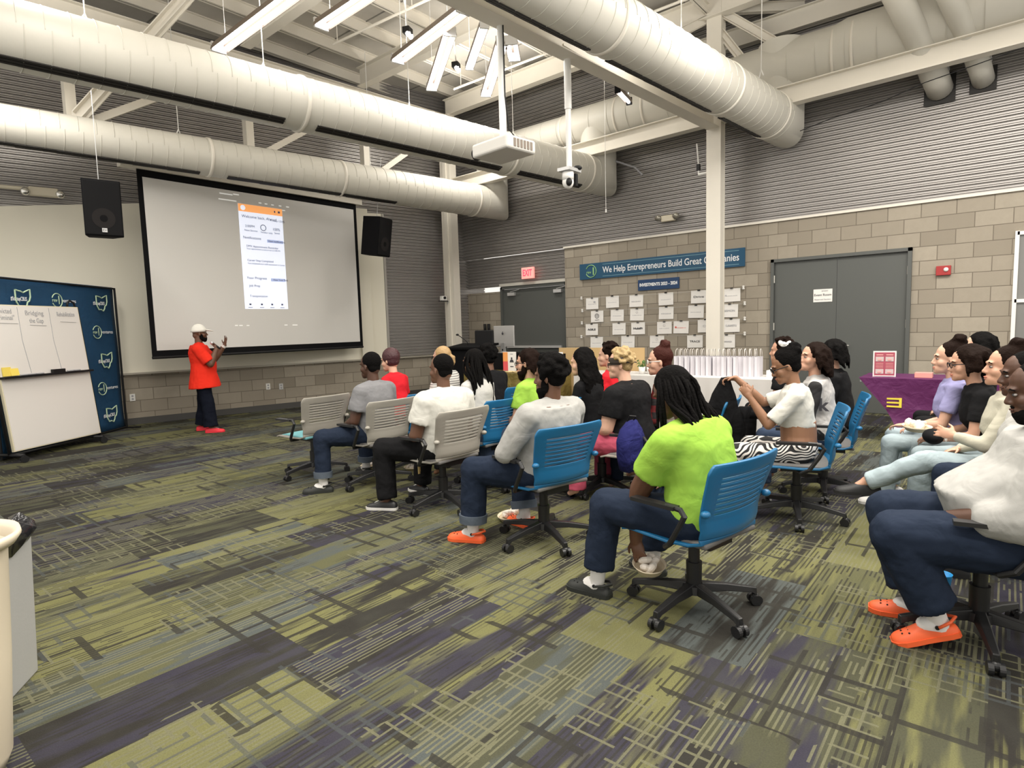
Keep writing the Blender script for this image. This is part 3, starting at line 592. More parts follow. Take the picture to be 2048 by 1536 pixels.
for px,py,lb in ((265,795,'white outlet on the low block wall right of the blue backdrop'),(536,773,'outlet with two round sockets, left of the pair'),(562,773,'grey outlet plate, right of the pair under the screen')):
    p=GP(px,py,(0,0,0),AANG)+nA*.008; t=thing('wall_outlet',lb,'outlet',p,AANG); m=MB(); m.box((0,0,0),(.08,.012,.12)); m.build('plate',WHP if px<560 else SILV,t,mods=bev()); 
    for sz in (.025,-.025): m=MB(); m.cyl((0,-.005,sz),(0,-.009,sz),.017,n=12); m.build('socket',GINK,t)
p=GX(978,665,.09); p.x=.05; t=thing('microphone_charger','black charging cradle with two upright microphones on the wall','microphone charger',p)
m=MB(); m.box((-.02,0,-.08),(.10,.2,.22)); m.build('cradle',BLK,t,mods=bev(.02,3)); m=MB(); m.box((-.075,0,-.06),(.004,.09,.06)); m.build('label_plate',PAPER,t)
for y in (-.06,.06): m=MB(); m.cyl((-.03,y,0),(-.03,y,.2),.03,.035,n=12); m.build('microphone',BLK,t,smooth=True)
# beam-side cables
m=MB(); pts=[GX(x,y,-.9) for x,y in ((1600,262),(1660,238),(1760,205),(1850,165),(1950,130),(2048,95))]; m.tube(pts,.006); tag(m.build('beam_cable',BLK),'black cable sagging below the side beam at right','cable')
m=MB(); m.tube([GX(x,y,-.3) for x,y in ((1180,307),(1230,322),(1270,335),(1285,350))],.018); tag(m.build('conduit',GINK),'curved grey conduit on the corrugated wall above the camera','pipe')
# ---------------- backdrop, whiteboard, left side ----------------
BD0=GZ(250,856); BDA=math.radians(40); bx=-Vector((math.cos(BDA),math.sin(BDA),0)); bn=Vector((math.sin(BDA),-math.cos(BDA),0))
bh=2.26; bw=2.44
FAB=mat('backdrop fabric',(.008,.058,.14),.75,mottle=(2,.15),wrinkle=.25)
t=thing('logo_backdrop','dark blue fabric backdrop with green and white logos behind the whiteboard','backdrop',BD0,math.atan2(bx.y,bx.x))
m=MB(); m.grid([[Vector((u*bw,-.012*math.sin(u*7+v*3)-.01*math.sin(v*9),.02+v*bh)) for u in [k/24 for k in range(25)]] for v in [k/16 for k in range(17)]]); m.build('fabric_panel',FAB,t,smooth=True,mods=[('SOLIDIFY',dict(thickness=.02,offset=0))])
m=MB(); m.tube([(0,.03,.02),(0,.03,bh),(bw,.03,bh),(bw,.03,.02),(0,.03,.02)],.018); m.box((.0,.0,.01),(.05,.5,.02)); m.build('frame',BLK,t)
OH=[(-.5,.42),(-.14,.36),(.02,.30),(.14,.36),(.34,.44),(.47,.5),(.47,.1),(.38,-.12),(.24,-.2),(.2,-.34),(.06,-.5),(-.1,-.4),(-.32,-.42),(-.46,-.2),(-.5,.0),(-.5,.42)]
def on(u,z): return BD0+bx*u+bn*.04+Vector((0,0,z))
WG=mat('white green print',(.55,.72,.5),.7)
def ohio(u,z,s):
    bpy.context.view_layer.update(); Mi=t.matrix_world.inverted(); m=MB(); m.tube([Mi@(on(u-a*s,z+b*s)) for a,b in OH],.009,5,False); m.build('state_outline',WG,t)
    text('#StartupCBUS',.075,WTXT,t,on(u+.07,z-.04*s),-bx,(0,0,1),width=.26,bold=0)
def rev(u,z):
    ring(t,on(u+.17,z),-bx,(0,0,1),.095,WG,.07,-155,160)
    text('rev',.075,WG,t,on(u+.215,z),-bx,(0,0,1)); text('1',.17,WG,t,on(u+.135,z),-bx,(0,0,1)); text('ventures',.075,WTXT,t,on(u-.055,z),-bx,(0,0,1),width=.28)
for u,z,k in ((.34,2.02,'o'),(1.10,2.02,'r'),(1.86,2.02,'o'),(.34,1.57,'r'),(.34,1.13,'o'),(.34,.70,'r'),(.34,.28,'o'),(1.10,1.57,'o'),(1.86,1.57,'r')):
    ohio(u,z,.25) if k=='o' else rev(u,z)
# whiteboard on casters, board tilted back on its stand
Wr=GZ(208,886); Wl=GZ(50,925); ux=(Wr-Wl).normalized(); un=Vector((-ux.y,ux.x,0)); tb=.10
WB=mat('whiteboard face',(.74,.71,.68),.35); ALB=mat('board edge',(.72,.66,.48),.5)
BR=Wr+Vector((0,0,.13))+un*.12+ux*.10
t=thing('whiteboard','mobile whiteboard with three handwritten columns in front of the blue backdrop','whiteboard',Wl)
bpy.context.view_layer.update(); Mi=t.matrix_world.inverted()
bu=(Vector((0,0,math.cos(tb)))+un*math.sin(tb)); bnn=(ux.cross(bu)).normalized()
if bnn.dot(CAM-BR)<0: bnn=-bnn
Wb=1.32; Hb=1.80
def bp(a,h,o=0): return Mi@(BR-ux*a+bu*h+bnn*o)
m=MB(); m.poly([bp(0,0),bp(Wb,0),bp(Wb,Hb),bp(0,Hb)],-bnn*.035); m.build('board_edge',ALB,t)
m=MB(); m.poly([bp(.012,.012,.001),bp(Wb-.012,.012,.001),bp(Wb-.012,Hb-.012,.001),bp(.012,Hb-.012,.001)],bnn*.003); m.build('board_face',WB,t)
m=MB(); 
for a,b in ((bp(-.03,-.03,-.04),bp(-.03,Hb,-.04)),(bp(Wb+.03,-.03,-.04),bp(Wb+.03,Hb*.97,-.04)),(bp(-.03,-.03,-.04),bp(Wb+.03,-.03,-.04)),(bp(-.03,-.03,-.04),Mi@(Wr+un*.02+Vector((0,0,.08)))),(bp(Wb+.03,-.03,-.04),Mi@(Wl+Vector((0,0,.08))))): m.cyl(a,b,.018,n=10)
m.cyl(Mi@(Wr+Vector((0,0,.09))-un*.0),Mi@(Wr+un*.6+Vector((0,0,.09))),.02); m.cyl(Mi@(Wl+Vector((0,0,.09))),Mi@(Wl+un*.6+Vector((0,0,.09))),.02)
m.tube([bp(.02,Hb-.01,-.02),bp(.03,Hb+.06,-.02),bp(.09,Hb+.09,-.02),bp(.14,Hb+.05,-.02),bp(.15,Hb-.01,-.02)],.014)
m.build('stand_frame',BLK,t,smooth=True)
m=MB(); a=bp(.0,Hb*.50,.035); b=bp(Wb,Hb*.50,.035); m.beam(a,b,.07,.025); m.build('marker_tray',BLK,t)
m=MB(); m.beam(bp(Wb*.34,Hb*.50+.035,.04),bp(Wb*.48,Hb*.50+.035,.04),.04,.045); m.build('eraser',BLK,t)
m=MB()
for a in (.15,.22,.58,.66,.74): m.cyl(bp(Wb*a,Hb*.50+.02,.045),bp(Wb*(a+.09),Hb*.50+.02,.045),.009,n=8)
m.build('markers',GINK,t)
m=MB()
for a in (.36,.70): m.tube([bp(Wb*a,Hb*.985,.006),bp(Wb*(a+.01),Hb*.75,.006),bp(Wb*(a-.02),Hb*.52,.006)],.003,5)
m.beam(bp(.72*Wb,Hb*.87,.006),bp(.97*Wb,Hb*.875,.006),.006,.003); m.beam(bp(.42*Wb,Hb*.855,.006),bp(.60*Wb,Hb*.86,.006),.006,.003); m.beam(bp(.06*Wb,Hb*.88,.006),bp(.25*Wb,Hb*.885,.006),.006,.003)
m.build('drawn_lines',GINK,t)
for s,a,h,w in (('Convicted',.86,.955,.25),('Criminal"',.84,.91,.25),('Bridging',.53,.945,.26),('the Gap',.52,.89,.2),('Rehabilitation',.17,.94,.28)):
    text(s,.085,GINK,t,BR-ux*(Wb*a)+bu*(Hb*h)+bnn*.006,ux,bu,'handwriting',width=w,bold=-.0005)
for w in (Wr,Wl,Wr+un*.6,Wl+un*.6):
    m=MB(); c=Mi@(w+Vector((0,0,.045))); 
    for o in (-.018,.018): m.cyl(c+un*0+ux*0+Vector((-.0,o-.011,0)),c+Vector((0,o+.011,0)),.042,n=20)
    m.cyl(c,c+Vector((0,0,.055)),.014); m.build('caster',BLK,t)
for k,(a,dz) in enumerate(((.93,0),(.86,.0))):
    q=MB(); q.poly([bp(Wb*a-.05,Hb*.5+.02,.01+.012*k),bp(Wb*a+.06,Hb*.5+.02,.01+.012*k),bp(Wb*a+.06,Hb*.5+.13-.02*k,.012),bp(Wb*a-.05,Hb*.5+.13-.02*k,.012)],bnn*.012); 
    o=q.build('note_pad',mat('yellow pad',(.85,.66,.12),.7)); o.matrix_world=Matrix.Translation(Wl); tag(o,('left' if k==0 else 'right')+' yellow sticky note pad on the whiteboard tray','note pad','sticky note pads')
# dark AV cabinet and box behind the whiteboard
c=GZ(8,905)+un*.55-ux*.2; t=thing('media_cart','black open cart standing behind the left edge of the whiteboard','cart',(c.x,c.y,0),math.atan2(ux.y,ux.x))
m=MB()
for z in (.12,.72,1.30): m.box((0,0,z),(.70,.5,.03))
m.build('shelf',BLKM,t); m=MB()
for x in (-.33,.33):
    for y in (-.23,.23): m.box((x,y,.68),(.03,.03,1.28))
m.box((0,.25,.7),(.7,.01,1.2)); m.build('cart_frame',BLKM,t)
m=MB()
for x in (-.33,.33):
    for y in (-.23,.23): m.cyl((x-.015,y,.03),(x+.015,y,.03),.03,n=12)
m.build('casters',BLK,t)
c=c+ux*.14-un*.08; o=MB(); o.box((0,0,0),(.2,.2,.42)); o=o.build('cardboard_box',mat('brown card',(.20,.14,.09),.8)); o.location=(c.x,c.y,.346); o.rotation_euler=(0,0,.5); tag(o,'narrow brown cardboard box on the bottom shelf of the black cart','box')
# grey bin with black liner, beige tub, bottom left
b0=GZ(92,1334); b1=GZ(0,1437); e=(b1-b0).normalized(); ang=math.atan2(e.y,e.x)
GB=mat('grey bin plastic',(.36,.36,.35),.55,bump=(80,.05)); LIN=mat('black bin liner',(.015,.015,.017),.18,wrinkle=.9)
t=thing('trash_bin','tall grey rectangular bin with a black liner, cut by the left edge','bin',b0,ang)
nside=Vector((math.sin(ang),-math.cos(ang),0)); sg=1 if nside.dot(CAM-b0)<0 else -1
m=MB(); Lb=.62; Db=.5
def bq(x,y,z): return Vector((x,-sg*y if False else y*(-1 if nside.dot(CAM-b0)<0 else 1)*-1,z))
ys=1 if Vector((-math.sin(ang),math.cos(ang),0)).dot(CAM-b0)<0 else -1   # away from camera
m.rings([[Vector((x,ys*y,z)) for x,y in ((0+i,0+i),(Lb-i,0+i),(Lb-i,Db-i),(0+i,Db-i))] for z,i in ((0,.02),(.62,0),(.63,-.012),(.66,-.012))]); m.build('bin_body',GB,t,mods=bev(.012,3))
m=MB(); R=[]
for k,(z,i) in enumerate(((.60,-.01),(.66,-.035),(.70,-.02),(.68,.03),(.55,.05))):
    R.append([Vector((Lb/2+(Lb/2-i)*sx*(1+.05*math.sin(7*a+k)),ys*(Db/2+(Db/2-i)*sy*(1+.05*math.cos(9*a+k))),z+.02*math.sin(11*a+2*k))) for a in [2*PI*q/40 for q in range(40)] for sx,sy in [(max(-1,min(1,1.3*math.cos(a))),max(-1,min(1,1.3*math.sin(a))))]])
m.rings(R,False); m.build('bin_liner',LIN,t,smooth=True,mods=[('SOLIDIFY',dict(thickness=.004))])
TB=mat('beige plastic tub',(.66,.58,.45),.4)
c=b0+e*.30+Vector((math.sin(ang),-math.cos(ang),0))*( .27*(1 if Vector((math.sin(ang),-math.cos(ang),0)).dot(CAM-b0)>0 else -1))
c=D(-185,1.9); t=thing('plastic_tub','beige plastic tub with a rolled rim at the lower left edge','tub',(c.x,c.y,0))
m=MB(); m.lathe([(0,.02),(.13,.0),(.15,.05),(.175,.40),(.195,.76),(.21,.81),(.232,.83),(.236,.81),(.22,.785),(.205,.79),(.185,.74),(.165,.40),(.14,.06),(0,.05)],40); m.build('tub_body',TB,t,smooth=True)
m=MB(); m.tube([(.03+.045*math.sin(a*PI/10)*.6,-.135-.06*math.sin(a*PI/10),.20+.05*math.cos(a*PI/10)) for a in range(11)],.009,10); m.build('black_handle',BLK,t,smooth=True)
# ---------------- tables ----------------
def cloth_table(name,label,x0,x1,y0,y1,h,m_,flare=.03,fold=.018,cat='table'):
    t=thing(name,label,cat,((x0+x1)/2,(y0+y1)/2,0)); w,l=(x1-x0)/2,(y1-y0)/2
    T=MB(); T.box((0,0,h-.03),(2*w-.02,2*l-.02,.03)); 
    for sx in(-1,1):
        for sy in(-1,1): T.cyl((sx*(w-.06),sy*(l-.06),0),(sx*(w-.06),sy*(l-.06),h-.03),.015,n=8)
    T.build('table_frame',GINK,t)
    per=[]; n=140
    L=[(-w,-l),(w,-l),(w,l),(-w,l)]
    for i in range(4):
        a=Vector((*L[i],0)); b=Vector((*L[(i+1)%4],0)); k=max(4,int((b-a).length/.035))
        nn=Vector(((b-a).y,-(b-a).x,0)).normalized()
        for q in range(k): per.append((a+(b-a)*q/k,nn))
    R=[]
    for v in range(7):
        f=v/6; R.append([p+nn*(flare*f+fold*f*math.sin(i*1.15)+.5*fold*f*math.sin(i*.47+1))+Vector((0,0,h+.004-f*(h-.01))) for i,(p,nn) in enumerate(per)])
    m=MB(); m.rings(R,False); m.add([Vector((x,y,h+.004)) for x,y in L],[(0,1,2,3)]); m.build('table_cloth',m_,t,smooth=True,mods=[('EDGE_SPLIT',dict(split_angle=.9))])
    return t
cloth_table('bag_table','long table under a white cloth carrying the gift bags',-3.02,-2.35,-7.85,-5.05,.75,mat('white cloth',(.58,.56,.54),.8))
cloth_table('display_table','table under a shiny gold cloth holding the poster boards',-3.35,-2.65,-4.75,-3.1,.75,mat('gold cloth',(.24,.185,.055),.35,.45,wrinkle=.6))
# purple stretch cloth table
PUR=mat('purple cloth',(.10,.012,.085),.55,wrinkle=.35)
t=thing('purple_table','table under a dark purple stretch cloth with folds, right of the doors','table',(-1.95,-9.45,0)); w,l,h=.36,.80,.745
T=MB(); T.box((0,0,h-.03),(2*w-.02,2*l-.02,.03)); T.build('table_frame',GINK,t)
m=MB(); R=[]
for v in range(9):
    f=v/8; inset=.16*math.sin(PI*min(1,f*1.0))*1.0; row=[]
    for (ax,ay),(bx_,by_) in (((-w,-l),(w,-l)),((w,-l),(w,l)),((w,l),(-w,l)),((-w,l),(-w,-l))):
        for q in range(12):
            s=q/12; px_=ax+(bx_-ax)*s; py_=ay+(by_-ay)*s; k=inset*(math.sin(PI*s)*.9+.25); r=math.hypot(px_,py_)
            kx=(1-k*.55); 
            tp=(1-.62*f**.9) if py_>0 else 1-.1*f
            row.append(Vector((px_*kx+.022*math.sin(f*14+py_*9)*f,py_*(1-k*.25)*tp+.012*math.sin(f*9+s*15),h+.004-f*(h-.004))))
    R.append(row)
m.rings(R,False); m.add([Vector((x,y,h+.004)) for x,y in ((-w,-l),(w,-l),(w,l),(-w,l))],[(0,1,2,3)]); m.build('stretch_cloth',PUR,t,smooth=True,mods=[('EDGE_SPLIT',dict(split_angle=.9))])
m=MB(); YEL=mat('yellow print',(.75,.62,.06),.6)
for dz in (0,.045,.09): m.box((-.335,.44,.42+dz),(.04,.14,.018))
m.box((-.335,.375,.465),(.042,.025,.11)); m.build('yellow_mark',YEL,t)
# poster stand on purple table
p=GX(1768,757,-2.12); t=thing('poster_stand','white framed crimson flyer standing on the purple table','poster',(-2.12,p.y,.75)); t.rotation_euler=(0,-.12,.15)
CRM=mat('crimson print',(.42,.09,.13),.6); PIC=mat('pale photo print',(.62,.52,.5),.7)
m=MB(); m.box((0,0,.155),(.006,.235,.31)); m.box((.03,0,.01),(.08,.2,.01)); m.build('white_frame',PAPER,t)
m=MB(); m.box((-.004,0,.155),(.003,.205,.28)); m.build('crimson_page',CRM,t)
m=MB()
for y in (-.05,.05):
    for z in (.215,.065): m.box((-.0065,y,z),(.002,.082,.055))
m.build('photo_panels',PIC,t)
m=MB()
for y in (-.05,.05):
    m.box((-.0065,y,.265),(.002,.07,.012))
    for z in (.165,.15,.135,.12,.105): m.box((-.0065,y,z),(.002,.075,.004))
    for z in (.215,.065): m.ell((-.0085,y,z-.008),(.002,.022,.014))
m.build('printed_lines',mat('pink print',(.75,.38,.36),.7),t)
p=GZ(1852,750,.78); o=MB(); o.box((0,0,0),(.12,.17,.06)); o=o.build('pink_box',mat('pink card',(.70,.30,.26),.7),mods=bev()); o.location=(-2.1,p.y+.02,.78); tag(o,'small pink box on the purple table beside the woman in lilac','box')
# gift bags
BAGM=mat('white gift bag',(.60,.58,.62),.7); HND=mat('twisted handle',(.66,.62,.58),.8)
def bag(loc,rz,label):
    t=thing('gift_bag',label,'gift bag',loc,rz,'white gift bags on the long table')
    m=MB(); w,d,h=.20,.062,.25
    m.rings([[Vector((x*k,y,z)) for x,y in ((-w/2,-d/2),(w/2,-d/2),(w/2,0),(w/2,d/2),(-w/2,d/2),(-w/2,0))] for z,k in ((0,1),(h*.5,.99),(h,1))],False); m.add([(-w/2,-d/2,0),(w/2,-d/2,0),(w/2,d/2,0),(-w/2,d/2,0)],[(0,1,2,3)])
    for v in range(len(m.v)):
        x,y,z=m.v[v]
        if abs(y)<1e-6: m.v[v]=(x*.9,y,z)
    m.build('bag_body',BAGM,t,mods=[('SOLIDIFY',dict(thickness=.002))])
    for y in (-.029,.029): m=MB(); m.tube([(-.05,y,h-.02),(-.05,y,h+.04),(-.035,y*.9,h+.085),(0,y*.8,h+.10),(.035,y*.9,h+.085),(.05,y,h+.04),(.05,y,h-.02)],.0035,6); m.build('handle',HND,t,smooth=True)
    return t
b0_=None; nb=16
for i in range(nb):
    p=GX(1358+i*10.6,752,-2.62); y=p.y; rz=math.radians(5)+random.uniform(-.08,.08)
    lb='white paper gift bag inside the long row of bags, not at either end'
    if i==0: b0_=bag((-2.62,y,.756),rz,'leftmost white gift bag of the row, behind the man in plaid'); b0_['label']='white gift bag at the left end of the row, beside the woman in plaid'
    elif i==nb-1: dup(b0_,(-2.62,y,.756),rz,'white gift bag at the right end of the row, nearest the double door')
    else: dup(b0_,(-2.62+random.uniform(-.02,.02),y,.756),rz,lb)
# potted plants on the white table
LEAF=mat('green leaf',(.10,.20,.05),.6)
for i,(px,ox) in enumerate(((1284,-2.75),(1300,-2.7))):
    p=GX(px,742,ox); t=thing('potted_plant',('left' if i==0 else 'right')+' small white pot with leafy green plant on the white table','plant',(ox,p.y,.756),0,'small potted plants')
    m=MB(); m.lathe([(0,0),(.038,0),(.05,.10),(.045,.10),(.036,.01)],20); m.build('pot',WHP,t,smooth=True)
    m=MB()
    for k in range(34):
        a=random.uniform(0,2*PI); r=random.uniform(.01,.085); z=.10+random.uniform(0,.085); M=Euler((random.uniform(-1,1),random.uniform(-1,1),a)).to_matrix(); m.ell((r*math.cos(a),r*math.sin(a),z),(.022,.011,.003),M,6,4); m.tube([(0,0,.09),(r*.5*math.cos(a),r*.5*math.sin(a),z-.01),(r*math.cos(a),r*math.sin(a),z)],.0015,4)
    m.build('leaves',LEAF,t,smooth=True)
# small items right of bags
p=GX(1532,752,-2.6); t=thing('tissue_box','small white box with paper at the right end of the gift bags','box',(-2.6,-7.74,.756)); m=MB(); m.box((0,0,.04),(.12,.1,.08)); m.build('box_body',WHP,t); m=MB(); m.cap((0,0,.08),(.01,0,.13),.03,.008); m.build('tissue',PAPER,t)
# tan board behind
a=GX(1120,690,-2.2); b=GX(1290,690,-2.2); m=MB(); m.box((0,(a.y+b.y)/2,.55),(.03,abs(a.y-b.y),1.10)); o=m.build('wood_board',mat('tan wood',(.58,.40,.19),.6,mottle=(2,.08))); o.location.x=-2.22; tag(o,'large tan wooden board standing behind the white table','board')
# poster boards on the gold table
def poster(px,label,full=True):
    p=GX(px,740,-2.95); t=thing('poster_board',label,'poster',(-2.95,p.y,.756),math.radians(8),'portrait posters on the gold table')
    m=MB(); m.box((0,0,.155),(.02,.24,.31)); m.build('poster_sheet',PAPER,t)
    m=MB(); m.box((-.012,.075,.08),(.003,.09,.15)); m.build('red_panel',mat('poster red',(.72,.09,.10),.6),t); m=MB(); m.box((-.012,.075,.23),(.003,.09,.15)); m.build('orange_panel',mat('poster orange',(.85,.35,.10),.6),t)
    if full:
        m=MB(); m.cyl((-.011,-.045,.205),(-.013,-.045,.205),.016,n=14); m.poly([(-.011,-.085,.14),(-.011,-.07,.18),(-.011,-.045,.19),(-.011,-.02,.18),(-.011,-.005,.14)],(-.002,0,0)); m.box((-.012,-.045,.07),(.002,.06,.015)); m.build('portrait',INK,t)
        m=MB(); m.box((-.012,-.045,.275),(.002,.05,.008)); m.build('caption_line',GINK,t)
    return t
poster(1020,'portrait poster with red and orange panel, leftmost on the gold table')
poster(1056,'second portrait poster, half hidden by the bearded man in lime green',False)
poster(1112,'white poster at the right end of the gold table',False)
m=MB(); m.box((0,0,.14),(.03,1.5,.28)); o=m.build('display_backing',BLKM); o.location=(-2.80,-4.0,.756); tag(o,'black display panel behind the posters on the gold table','panel')
for i,(px,z) in enumerate(((1008,0),(1030,0),(1050,0))):
    p=GZ(px,745,.765); m=MB(); m.lathe([(0,0),(.07,0),(.085,.015),(.08,.015),(.06,.004)],24); m.ell((0,0,.012),(.05,.04,.014)); o=m.build('snack_plate',mat('cream food',(.62,.50,.27),.7),smooth=True); o.location=(-3.2,p.y,.756); tag(o,['snack plate at the left end of the gold table','middle snack plate on the gold table','snack plate nearest the man in lime green with glasses'][i],'plate','snack plates')
# computer desk with lectern near the corner
t=thing('lectern','black lectern with a gooseneck microphone by the corner column','lectern',(-1.75,-2.05,0),math.radians(10)) 
LX=GX(945,690,-2.0); t.location=(-2.0,LX.y,0)
m=MB(); m.box((0,0,.55),(.5,.75,1.10)); m.build('lectern_body',BLKM,t,mods=bev(.01)); m=MB(); m.box((-.02,0,1.12),(.6,.85,.04),Euler((0,-.1,0)).to_matrix()); m.build('lectern_top',BLKM,t)
m=MB(); m.box((.15,-.18,1.27),(.05,.42,.30)); m.build('monitor_back',BLK,t,mods=bev(.02,3))
m=MB(); m.tube([(.0,.1,1.12),(0,.12,1.2),(-.02,.2,1.27),(-.02,.30,1.33)],.008,8); m.ell((-.02,.33,1.345),(.02,.035,.02)); m.build('gooseneck_microphone',BLK,t,smooth=True)
D0=GX(1012,690,-1.2)
t=thing('corner_desk','black desk by the grey door carrying the silver computer','desk',(-1.2,-2.6,0)); m=MB(); m.box((0,0,.93),(.6,2.3,.04)); m.box((.0,0,.455),(.5,2.2,.91)); m.build('desk_body',BLKM,t)
t=thing('desktop_computer','silver desktop computer seen from behind on its stand','computer',(-1.25,D0.y,.955))
m=MB(); m.box((0,0,.33),(.03,.53,.42)); m.build('computer_back',mat('aluminium back',(.55,.54,.53),.35,.3),t,mods=bev(.01))
m=MB(); m.poly([(-.03,.07,.0),(-.03,-.07,.0),(-.045,-.05,.2),(-.045,.05,.2)],(-.01,0,0)); m.box((-.03,0,.006),(.18,.2,.012)); m.build('stand',SILV,t)
m=MB(); m.ell((-.047,0,.385),(.003,.024,.026)); m.ell((-.047,-.004,.42),(.002,.008,.013)); m.build('round_mark',INK,t); m=MB(); m.cyl((-.06,0,.06),(-.062,0,.06),.02,n=14); m.build('cable_hole',BLK,t)
# floor litter
def tray(name,loc,rz,label,wrap=True):
    t=thing(name,label,'food tray',loc,rz); m=MB(); m.rings([[Vector((a*math.cos(q)*k,b*math.sin(q)*k,z)) for q in [2*PI*j/28 for j in range(28)]] for a,b,k,z in ((.10,.065,1,0),(.125,.085,1,.035),(.13,.09,1,.036),(.10,.066,.95,.006))]); m.build('paper_tray',mat('kraft paper tray',(.72,.62,.46),.8),t,smooth=True)
    if wrap:
        m=MB()
        for k in range(9): m.ell((random.uniform(-.07,.07),random.uniform(-.04,.04),.03+random.uniform(0,.03)),(.04,.03,.02),Euler((random.random(),random.random(),random.random()*3)).to_matrix(),8,6)
        m.build('crumpled_napkin',mat('napkin',(.80,.74,.66),.9),t)
    return t
tray('food_tray',tuple(GZ(1020,1037)),.3,'paper food tray lying open on the carpet beside an orange clog')
tray('food_tray',tuple(GZ(738,937)),.9,'paper tray with a napkin under the chair of the man in grey')
tray('food_tray',tuple(GZ(828,938)),.2,'paper tray on the carpet between the two grey chairs')
tray('food_tray',tuple(GZ(1905,1152)+Vector((.25,0,0))),.2,'paper tray with scraps behind the blue cup on the floor')
def cup(loc,label):
    t=thing('paper_cup',label,'cup',loc); m=MB(); m.lathe([(0,0),(.032,0),(.046,.115),(.048,.118),(.044,.116),(.030,.006),(0,.006)],24); m.build('cup_body',mat('bright blue cup',(.02,.28,.62),.4),t,smooth=True); return t
cup(GZ(1882,1190),'blue paper cup on the floor beside the orange clogs'); 
p=GZ(1474,855,.55); cup((-5.66,-8.35,.50),'blue paper cup held low by the woman in zebra trousers')
# ---------------- chairs ----------------
CP=mat('chair black plastic',(.014,.014,.015),.4); PADM=mat('grey seat pad',(.13,.125,.12),.8)
PROF=[(-.292,.840),(-.287,.825),(-.276,.79),(-.262,.74),(-.244,.68),(-.228,.62),(-.216,.57),(-.212,.53),(-.215,.50),(-.205,.465),(-.175,.432),(-.12,.415),(-.02,.412),(.10,.418),(.20,.415),(.245,.400)]
def chair(name,label,shell,loc,rz,group,pad=PADM):
    t=thing(name,label,'chair',loc,rz,group)
    def W_(z,x):   # half width
        return .212+.045*max(0,min(1,(z-.5)/.3)) if x<-.2 else .205+.03*min(1,(x+.2)/.2) if x<.1 else .235-.02*(x-.1)/.15
    NU=14
    def P(x,z,u):
        hw=W_(z,x); 
        if z>.815: hw*=1-.10*((z-.815)/.03)
        bow=.035*(u*u) if x<-.2 else 0; dz=.012*u*u if x>-.18 else 0
        return Vector((x+bow,hw*u,z+dz))
    us=[-1+2*k/NU for k in range(NU+1)]
    # backrest: frame with slats
    m=MB(); rows=[]; zs=[]
    z=.800
    back=[p for p in PROF if p[1]>=.465 and p[0]<-.2]
    def bx_at(z):
        for (x0,z0),(x1,z1) in zip(back,back[1:]):
            if z1<=z<=z0: return x0+(x1-x0)*(z0-z)/(z0-z1)
        return back[-1][0]
    lev=[.840,.825,.800]; 
    for k in range(9): lev+=[.790-.026*k,.790-.026*k-.018]
    lev+=[.545,.505,.468]
    G_=[[P(bx_at(z),z,u) for u in us] for z in lev]; vs=[p for r in G_ for p in r]; fs=[]; n=NU+1
    for i in range(len(lev)-1):
        slot= 3<=i<=19 and i%2==0 and i>3
        for j in range(NU):
            if slot and 2<=j<NU-2: continue
            fs.append((i*n+j,i*n+j+1,(i+1)*n+j+1,(i+1)*n+j))
    m.add(vs,fs); m.build('backrest',shell,t,smooth=True,mods=[('SOLIDIFY',dict(thickness=.014,offset=0)),('BEVEL',dict(width=.003,segments=2,limit_method='ANGLE'))])
    m=MB(); m.grid([[P(x,z,u) for u in us] for x,z in PROF[9:]]); m.build('seat_shell',shell,t,smooth=True,mods=[('SOLIDIFY',dict(thickness=.014,offset=0)),('BEVEL',dict(width=.003,segments=2,limit_method='ANGLE'))])
    m=MB(); m.grid([[Vector((x,y*(.195 if x<.15 else .19),.437+.006*(1-y*y)+(.004 if x<.2 else -.008))) for y in us] for x in (-.19,-.15,-.05,.05,.15,.215)]); m.build('seat_pad',pad,t,smooth=True,mods=[('SOLIDIFY',dict(thickness=.026,offset=-1)),('BEVEL',dict(width=.008,segments=2))])
    for s in (-1,1):
        m=MB(); m.tube([(.0,s*.15,.395),(-.02,s*.235,.40),(-.06,s*.262,.43),(-.11,s*.268,.52),(-.14,s*.268,.585),(-.12,s*.268,.612),(-.05,s*.268,.618)],.013,10)
        m.beam((-.10,s*.268,.615),(.13,s*.262,.612),.045,.018,up=(0,0,1)); a=m.build('armrest',CP,t,smooth=False,mods=[('EDGE_SPLIT',dict(split_angle=.7))])
        m=MB(); m.ell((-.215,s*.232,.605),(.020,.022,.018)); m.build('hinge_lug',shell,t,smooth=True)
    m=MB(); m.box((-.02,0,.385),(.24,.17,.035)); m.cyl((0,0,.37),(0,0,.23),.026); m.cyl((0,0,.25),(0,0,.08),.036,.034,16); m.cyl((0,0,.13),(0,0,.09),.05,.056,16); m.tube([(.02,-.05,.37),(.03,-.2,.365),(.03,-.25,.36)],.006); m.build('gas_column',CP,t,mods=[('EDGE_SPLIT',dict(split_angle=.7))],smooth=True)
    for k in range(5):
        a=2*PI*k/5+.35; d=Vector((math.cos(a),math.sin(a),0)); q=Vector((-d.y,d.x,0)); m=MB()
        m.rings([[d*r+q*(w*sx)+Vector((0,0,z+hh*sz)) for sx,sz in ((-1,-.5),(1,-.5),(.7,.5),(-.7,.5))] for r,w,z,hh in ((.03,.026,.115,.05),(.15,.022,.105,.035),(.27,.018,.082,.028),(.295,.016,.07,.04))])
        L=m.build('base_leg',CP,t,mods=bev(.004))
        m=MB(); c=d*.29+Vector((0,0,.027)); 
        for o in (-.017,.017): m.cyl(c+q*(o-.009),c+q*(o+.009),.027,n=18)
        m.cyl(c+Vector((0,0,.01)),c+Vector((0,0,.05)),.009); m.ell(c+Vector((0,0,.012)),(.02,.02,.022)); m.build('caster',CP,L)
